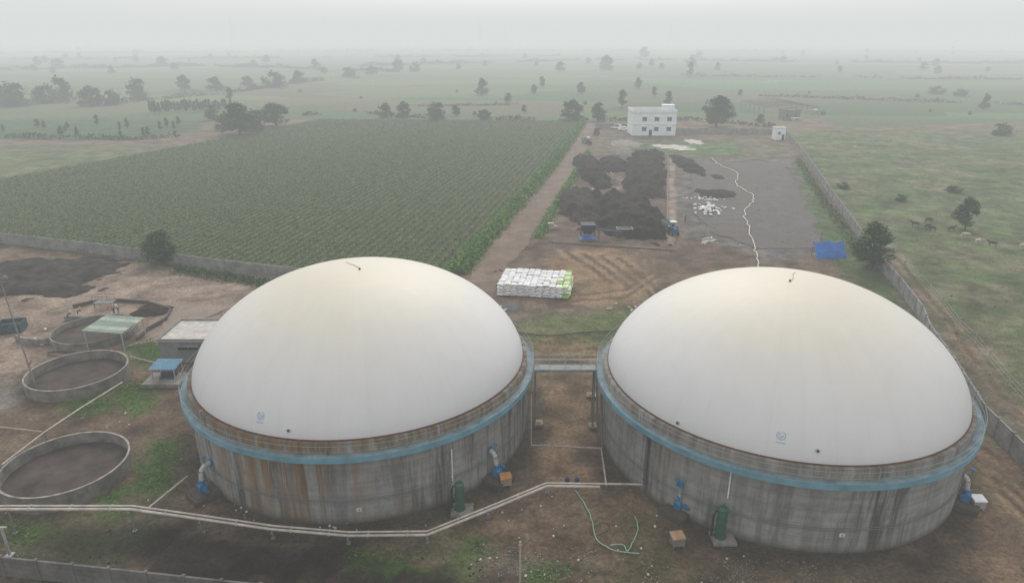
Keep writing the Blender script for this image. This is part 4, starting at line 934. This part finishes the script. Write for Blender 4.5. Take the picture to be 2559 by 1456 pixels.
planks(1785,600,10,13,2.4,PL,'pale timber offcut lying on the yard'); planks(1245,770,5,14,1.2,PL,'pale timber offcut lying on the yard'); planks(80,850,6,40,1.0,PL,'small pale scrap piece on yard'); planks(1560,775,7,30,.8,PL,'small pale scrap piece on yard'); planks(1250,680,3,8,1.3,RUST,'rusty scrap bar by the road')
planks(1500,470,6,30,1.2,PL,'pale scrap sheet among compost heaps'); planks(1525,432,8,14,1.2,PL,'pale scrap sheet among compost heaps')
def stones(name,polys,n,s0,s1,mt):
    b=MB()
    for P in polys:
        P=[S(*p) for p in P]; A=np.array(P);lo=A.min(0);hi=A.max(0)
        x=rng.uniform(lo[0],hi[0],n*3);y=rng.uniform(lo[1],hi[1],n*3); k=(sdpoly(x,y,P)<0)&(fbm(x/2,y/2,5)>rng.uniform(.4,.65,n*3))
        for xx,yy in list(zip(x[k],y[k]))[:n]:
            s_=random.uniform(s0,s1); b.box((xx,yy,s_*.3-.03),(s_*random.uniform(.6,1.3),s_*random.uniform(.5,1),s_*.6),random.uniform(0,3),0,random.uniform(.5,.8),rx=random.uniform(-.3,.3))
    b.top(name,[mt],None,None,kind='stuff')
stones('rubble',[[(1180,1360),(1500,1370),(1520,1457),(1180,1440)],[(1560,1390),(2000,1400),(2200,1457),(1500,1457)],[(1290,770),(1620,760),(1600,790),(1290,800)]],300,.04,.13,mat('stone',(.23,.21,.18),.9,.4,3,world=True))
stones('clods',[SO],260,.06,.18,mat('clod',(.035,.027,.022),.95,.4,3,world=True))
stones('gravel_stones',[[(1712,402),(1975,403),(2040,520),(2085,625),(1900,632),(1770,590),(1718,540)]],400,.1,.3,mat('stone_grey',(.11,.105,.105),.9,.35,3,world=True))
stones('litter',[[(330,900),(480,1000),(470,1290),(120,1300)],[(1200,1230),(1800,1260),(1900,1457),(1100,1457)],[(500,1250),(1150,1300),(1150,1340),(500,1300)]],34,.08,.2,mat('pale_litter',(.5,.48,.45),.8,.2,3))

# ================================================================ poles, pylons
x,y=S(92,975); e=empty('lamp_mast','tall slim steel mast with cross arm above round tanks','mast',(x,y,0)); b=MB(); b.cyl((0,0,0),(-.9,.2,13.2),.10,.05,8); b.lpart('mast',[mat('mast_steel',(.2,.2,.2),.6)],e)
b=MB(); b.box((-.9,.2,13.0),(1.8,.08,.08)); b.box((-.9,.2,12.6),(1.2,.06,.06)); 
for k in(-.7,0,.7): b.box((-.9+k,.1,13.2),(.3,.2,.22))
b.lpart('cross_arm',[MC['mast_steel']],e)
x,y=S(1300,1475); h=HT(1352,y); b=MB(); b.box((x,y,h/2),(.14,.14,h),.2,0,.8); b.box((x,y,h-.3),(.3,.05,.05)); b.top('fence_post',[CONCL],'slim concrete post near the wall','post',(x,y,0))
x,y=S(32,1388); h=2.6; b=MB(); b.box((x-.2,y,h/2),(.14,.14,h),0); b.box((x-.2,y,h),(.8,.1,.1)); b.box((x-.2,y,.06),(.5,.5,.14)); b.top('pipe_support',[STEELG],'galvanised steel post holding up the pipes','pipe support',(x,y,0))
def pylon(px,pb,pt):
    x,y=S(px,pb); h=HT(pt,y); b=MB(); w0=h*.11
    for sx_ in(-1,1):
        for sy_ in(-1,1): b.tube([(sx_*w0,sy_*w0,0),(sx_*w0*.25,sy_*w0*.25,h*.6),(0,0,h)],.35,4)
    for k in range(7):
        z0=h*k/8; z1=h*(k+1)/8; f=lambda z: w0*(1-.75*min(1,z/(h*.6))) if z<h*.6 else w0*.25*(1-(z-h*.6)/(h*.4))
        for sx_ in(-1,1): b.tube([(sx_*f(z0),-f(z0),z0),(-sx_*f(z1),-f(z1),z1)],.22,4)
    for z in(.62,.75,.88): b.tube([(-h*.15,0,h*z),(0,0,h*(z+.03)),(h*.15,0,h*z)],.3,4)
    b.top('power_pylon',[mat('pylon_steel',(.12,.12,.13))],'lattice steel power pylon fading into haze','pylon',(0,0,0),'power pylons').location=(x,y,0)
pylon(585,124,42);pylon(1200,121,50);pylon(1675,119,45);pylon(1790,119,52);pylon(1262,118,60)

# ================================================================ vehicles
def wheel(e,x,y,r,wd,dx=0):
    b=MB(); b.cyl((x,y-wd/2,r),(x,y+wd/2,r),r,n=16); w_=b.lpart('wheel',[DARK],e)
    s_=1 if y>0 else -1
    b=MB(); b.cyl((x,y+s_*wd/2,r),(x,y+s_*(wd/2+.02),r),r*.55,n=12); h_=bpy.data.objects.new('rim',b.mesh('rim',[STEELG])); col.objects.link(h_); h_.parent=w_
def car(px,py,rz,van,label,paint=WHITE):
    x,y=S(px,py); e=empty('parked_car',label,'car',(x,y,0),None,rz); h=2.0 if van else 1.5; L=4.6 if van else 4.2
    b=MB(); prof=[(-L/2,.35),(-L/2,.95),(-L/2+.1,1.0 if not van else h-.1),( -L/2+.5,h if van else 1.05),(L*.12,h if van else h*.98) ,(L*.28,1.05),(L/2-.1,.9),(L/2,.6),(L/2,.35)]
    if not van: prof=[(-L/2,.35),(-L/2,.9),(-L/2+.5,1.0),(-L*.22,h),(L*.1,h),(L*.27,1.0),(L/2-.1,.85),(L/2,.6),(L/2,.35)]
    n=len(prof); wdt=.85; vs=[(p[0],-wdt+(.12 if p[1]>1.2 else 0),p[1]) for p in prof]+[(p[0],wdt-(.12 if p[1]>1.2 else 0),p[1]) for p in prof]
    b.add(vs,[tuple(range(n)),tuple(reversed(range(n,2*n)))]+[(k,n+k,n+(k+1)%n,(k+1)%n) for k in range(n)]); b.lpart('body',[paint],e)
    for s_ in(-1,1):
        b=MB(); b.add([(-L*.25,s_*.86,1.08),(L*.2,s_*.86,1.08),(L*.08,s_*.79,h-.12),(-L*.2,s_*.79,h-.12)],[(0,1,2,3) if s_<0 else (3,2,1,0)]); b.lpart('side_window',[GLASS],e)
        b=MB(); b.box((L/2,s_*.6,.7),(.06,.3,.15)); b.lpart('headlight',[STEELG],e)
        for wx_ in(-L*.3,L*.31): wheel(e,wx_,s_*.8,.33,.22)
    b=MB(); b.add([(L*.275,-.68,1.1),(L*.275,.68,1.1),(L*.145,.64,h-.08),(L*.145,-.64,h-.08)],[(0,1,2,3)]); b.lpart('windscreen',[GLASS],e)
car(1540,322,math.pi*.95,True,'white van parked beside the white building'); car(1558,326,math.pi*.98,False,'white hatchback parked beside the white building')
def truck(px,py,rz,label,cabc):
    x,y=S(px,py); e=empty('truck',label,'truck',(x,y,0),None,rz)
    b=MB(); b.box((2.4,0,1.4),(1.5,2.1,1.9),0,0,.92); b.box((2.2,0,.45),(1.9,1.9,.3)); b.lpart('cab',[cabc],e)
    b=MB(); b.box((3.13,0,1.75),(.06,1.7,.75)); b.lpart('windscreen',[GLASS],e)
    b=MB(); b.box((-.7,0,.85),(4.4,2.1,.14)); 
    for s_ in(-1,1): b.box((-.7,s_*1.05,1.3),(4.4,.08,.9))
    b.box((-2.9,0,1.3),(.08,2.1,.9)); b.box((1.5,0,1.4),(.08,2.1,1.1)); b.lpart('cargo_bed',[mat('bed_brown',(.09,.07,.06))],e)
    for wx_ in(2.3,-1.7):
        for s_ in(-1,1): wheel(e,wx_,s_*.95,.48,.3)
truck(1492,335,1.4,'dark tipper truck parked on the dirt road',mat('cab_dark',(.1,.1,.09)))
def tractor(px,py,rz,label,paint,trailer=True):
    x,y=S(px,py); e=empty('tractor',label,'tractor',(x,y,0),None,rz)
    b=MB(); b.box((1.1,0,1.15),(1.6,.75,.7),0,0,.9); b.box((.1,0,.95),(1.0,.8,.5)); b.lpart('bonnet',[paint],e)
    for s_ in(-1,1):
        b=MB(); b.box((-.5,s_*.75,1.45),(1.1,.35,.1)); b.lpart('mudguard',[paint],e); wheel(e,-.5,s_*.8,.75,.4); wheel(e,1.5,s_*.62,.42,.25)
    b=MB(); b.box((-.4,0,1.25),(.5,.55,.12)); b.box((-.62,0,1.5),(.1,.55,.4)); b.lpart('seat',[DARK],e)
    b=MB(); b.box((-.3,0,2.45),(1.5,1.3,.08)); 
    for i in(-.95,.35):
        for j in(-.55,.55): b.box((i,j,1.9),(.06,.06,1.1))
    b.lpart('canopy',[STEELG],e); b=MB(); b.cyl((1.3,.2,1.5),(1.3,.2,2.2),.05,n=8); b.lpart('exhaust',[DARK],e)
    if trailer:
        b=MB(); b.box((-3.4,0,.95),(3.4,1.9,.12)); b.box((-1.5,0,.7),(1.2,.12,.12))
        for s_ in(-1,1): b.box((-3.4,s_*.95,1.35),(3.4,.07,.75))
        b.box((-5.07,0,1.35),(.07,1.9,.75)); b.box((-1.73,0,1.35),(.07,1.9,.75)); b.lpart('trailer_bed',[mat('trailer_grey',(.20,.24,.23))],e)
        for s_ in(-1,1): wheel(e,-3.6,s_*.85,.45,.25)
tractor(1682,584,-1.5,'blue tractor with grey trailer beside compost heap',mat('tractor_blue',(.03,.10,.22),.5)); tractor(1471,360,-1.3,'dark tractor with trailer on the dirt road',mat('tractor_dark',(.07,.06,.05),.6))
x,y=S(32,825); e=empty('waste_skip','open blue metal skip container on concrete yard','skip',(x,y,0),None,.25)
b=MB()
for s_ in(-1,1): b.box((0,s_*1.1,.7),(2.8,.08,1.2)); b.box((s_*1.4,0,.7),(.08,2.2,1.2))
b.box((0,0,.15),(2.8,2.2,.1)); b.lpart('container',[mat('skip_blue',(.035,.07,.085),.7,.6,2)],e); b=MB(); b.box((0,0,.6),(2.6,2.0,.5)); b.lpart('contents',[mat('skip_fill',(.05,.045,.04))],e)
x,y=S(265,770); e=empty('pit_platform','small steel railed platform over the round pit','platform',(x,y,0)); b=MB(); b.box((0,0,1.0),(2.6,1.4,.08)); 
for i in(-1.2,1.2):
    for j in(-.6,.6): b.box((i,j,.5),(.08,.08,1.0))
b.lpart('deck',[MC['leg_steel']],e); b=MB()
for j in(-.6,.6):
    for z in(1.5,2.0): b.tube([(-1.2,j,z),(1.2,j,z)],.03,4)
    for i in(-1.2,0,1.2): b.cyl((i,j,1.0),(i,j,2.0),.03,n=5)
b.lpart('railing',[mat('rail_dull',(.22,.18,.14))],e)

# ================================================================ people and cattle
def skinbody(name,verts,edges,zones,mats,sub=1):
    me=bpy.data.meshes.new(name); me.from_pydata([v[:3] for v in verts],edges,[]); ob=bpy.data.objects.new(name,me); col.objects.link(ob)
    sk=ob.modifiers.new('s','SKIN'); sk.use_smooth_shade=True
    for i,v in enumerate(verts):
        me.skin_vertices[0].data[i].radius=(v[3],v[4] if len(v)>4 else v[3])
    me.skin_vertices[0].data[0].use_root=True
    sb=ob.modifiers.new('u','SUBSURF'); sb.levels=sub; sb.render_levels=sub
    bpy.context.view_layer.update(); dg=bpy.context.evaluated_depsgraph_get(); nm=bpy.data.meshes.new_from_object(ob.evaluated_get(dg)); nm.name=name
    bpy.data.objects.remove(ob); nm.materials.clear()
    for m_ in mats: nm.materials.append(m_)
    for p in nm.polygons: p.material_index=zones(p.center); p.use_smooth=True
    return nm
def person_mesh(bend=0.,sit=False,shirt=None,trou=None):
    V=[];E=[]
    def a(*v): V.append(v); return len(V)-1
    hz=.92 if not sit else .5
    p=a(0,0,hz,.13,.10)
    cb,sb=math.cos(bend),math.sin(bend)
    def up(x,y,z): return (x,y*cb+z*sb,hz+z*cb)
    s1=a(*up(0,0,.22),.12,.09);s2=a(*up(0,0,.43),.15,.10);nk=a(*up(0,0,.58),.05);h1=a(*up(0,.015,.66),.078,.088);h2=a(*up(0,.01,.76),.07,.08);ns=a(*up(0,.1,.68),.012)
    E+=[(p,s1),(s1,s2),(s2,nk),(nk,h1),(h1,h2),(h1,ns)]
    for s in(-1,1):
        sh=a(*up(.18*s,0,.50),.058);el=a(*up(.23*s,.03,.22),.042);wr=a(*up(.23*s,.12,-.02),.028);pm=a(*up(.23*s,.14,-.09),.034,.018)
        E+=[(s2,sh),(sh,el),(el,wr),(wr,pm)]
        for i,(dx,l) in enumerate([(-.03,.07),(-.01,.085),(.01,.08),(.03,.06)]):
            f1=a(*up(.23*s+dx,.15,-.13),.009); f2=a(*up(.23*s+dx,.165,-.13-l*.7),.008); E+=[(pm,f1),(f1,f2)]
        th=a(*up(.23*s-.045*s,.17,-.10),.010); E.append((pm,th))
        if sit:
            hp=a(.1*s,.06,hz-.02,.085);kn=a(.12*s,.45,hz,.058);an=a(.12*s,.47,.08,.038);to=a(.12*s,.6,.04,.035)
        else:
            hp=a(.095*s,0,hz-.08,.085);kn=a(.11*s,.03,.5,.058);an=a(.11*s,-.01,.09,.038);to=a(.12*s,.13,.04,.036)
        E+=[(p,hp),(hp,kn),(kn,an),(an,to)]
    top=up(0,0,.55)[2]; htop=up(0,0,.70)[2]
    def zones(c):
        if sit and c.y>.1 and c.z<hz+.1 and abs(c.x)<.2: return 1 if c.z>.12 else 2
        if c.z<.1: return 3
        if c.z<hz+.05 and abs(c.x)<.19: return 1
        if c.z>htop and bend<.4: return 3
        if c.z>top: return 2
        if abs(c.x)>.2 and c.z<hz+.15: return 2
        return 0
    skin=mat('skin',(.16,.08,.05),.6); hair=mat('hair',(.012,.01,.01),.7)
    return skinbody('person',V,E,zones,[shirt,trou,skin,hair])
SH={'white':mat('shirt_white',(.6,.6,.58)),'yellow':mat('shirt_yellow',(.6,.5,.08)),'dark':mat('shirt_dark',(.04,.04,.05)),'pink':mat('shirt_pink',(.5,.3,.3)),'red':mat('shirt_red',(.35,.05,.04))}
TR=mat('trousers_dark',(.04,.04,.055))
for (px,py,sh,bend,sit,rz,z,label) in [(1713,556,'dark',0,False,1.,0,'standing worker in dark clothes on gravel yard'),(181,800,'white',.25,True,2.6,.55,'person in white shirt sitting on pit wall'),(206,792,'yellow',.2,True,2.4,.55,'person in yellow shirt sitting on pit wall'),(286,784,'pink',.3,False,1.5,0,'person in pale pink shirt leaning forward at pit'),(297,782,'white',.5,False,1.9,0,'person in white shirt bending over the pit'),(76,932,'red',.6,False,-1,0,'person in red shirt bending beside a round tank')]:
    x,y=S(px,py); me=person_mesh(bend,sit,SH[sh],TR); ob=mkobj('person',me,label,'person',(x,y,z)); ob.rotation_euler=(0,0,rz)
b=MB()
x,y=S(194,800); b.box((x,y+.1,.28),(3.6,.5,.62),-.1); b.top('low_concrete_ledge',[CONC],'low concrete ledge where two people sit','ledge',(x,y,0))
def cow_mesh(graze,m1):
    V=[];E=[]
    def a(*v): V.append(v); return len(V)-1
    b0=a(-.1,0,1.02,.26,.36); b1=a(.5,0,1.05,.25,.34); b2=a(-.65,0,1.1,.22,.26); n1=a(.85,0,1.22,.15,.2)
    hd=(1.15,0,1.5) if not graze else (1.2,0,.55); h=a(*hd,.12,.13); mz=a(hd[0]+.3,0,hd[2]-.18,.075,.08)
    e1=a(hd[0]-.02,.2,hd[2]+.06,.03);e2=a(hd[0]-.02,-.2,hd[2]+.06,.03)
    E+=[(b0,b1),(b0,b2),(b1,n1),(n1,h),(h,mz),(h,e1),(h,e2)]
    for s in(-1,1):
        k=a(.55,.17*s,.72,.09);wr=a(.57,.17*s,.4,.05);f=a(.55,.17*s,.05,.05); E+=[(b1,k),(k,wr),(wr,f)]
        st=a(-.55,.17*s,.78,.12);hk=a(-.75,.17*s,.45,.05);f=a(-.68,.17*s,.05,.05); E+=[(b2,st),(st,hk),(hk,f)]
    t1=a(-.92,0,1.12,.035);t2=a(-1.0,0,.6,.02);t3=a(-1.0,0,.45,.035); E+=[(b2,t1),(t1,t2),(t2,t3)]
    return skinbody('cow',V,E,lambda c:0 if c.z>.08 else 1,[m1,DARK])
cb=cow_mesh(True,mat('hide_dark',(.05,.035,.03),.8,.4,2)); cd=cow_mesh(False,MC['hide_dark']); cw=cow_mesh(True,mat('hide_white',(.5,.46,.4),.8,.2,2))
for px,py,me,rz,l in [(2287,566,cd,2.8,'dark brown cow standing in dry pasture'),(2318,572,cb,.3,'dark cow grazing in dry pasture'),(2330,578,cb,2.9,'dark cow grazing in dry pasture'),(2378,578,cd,.2,'dark brown cow standing in dry pasture'),(2320,556,cb,.1,'dark cow grazing in dry pasture'),(2415,594,cw,3.0,'white cow grazing in dry pasture'),(2443,610,cw,.4,'white cow grazing in dry pasture'),(2480,616,cd,2.6,'dark brown cow standing in dry pasture'),(2555,622,cw,.2,'white cow grazing in dry pasture')]:
    x,y=S(px,py); ob=mkobj('cow',me,l,'cow',(x,y,0),'cattle in the pasture'); ob.rotation_euler=(0,0,rz); ob.scale=(.8,.8,.8)
print('objs',len(bpy.data.objects))
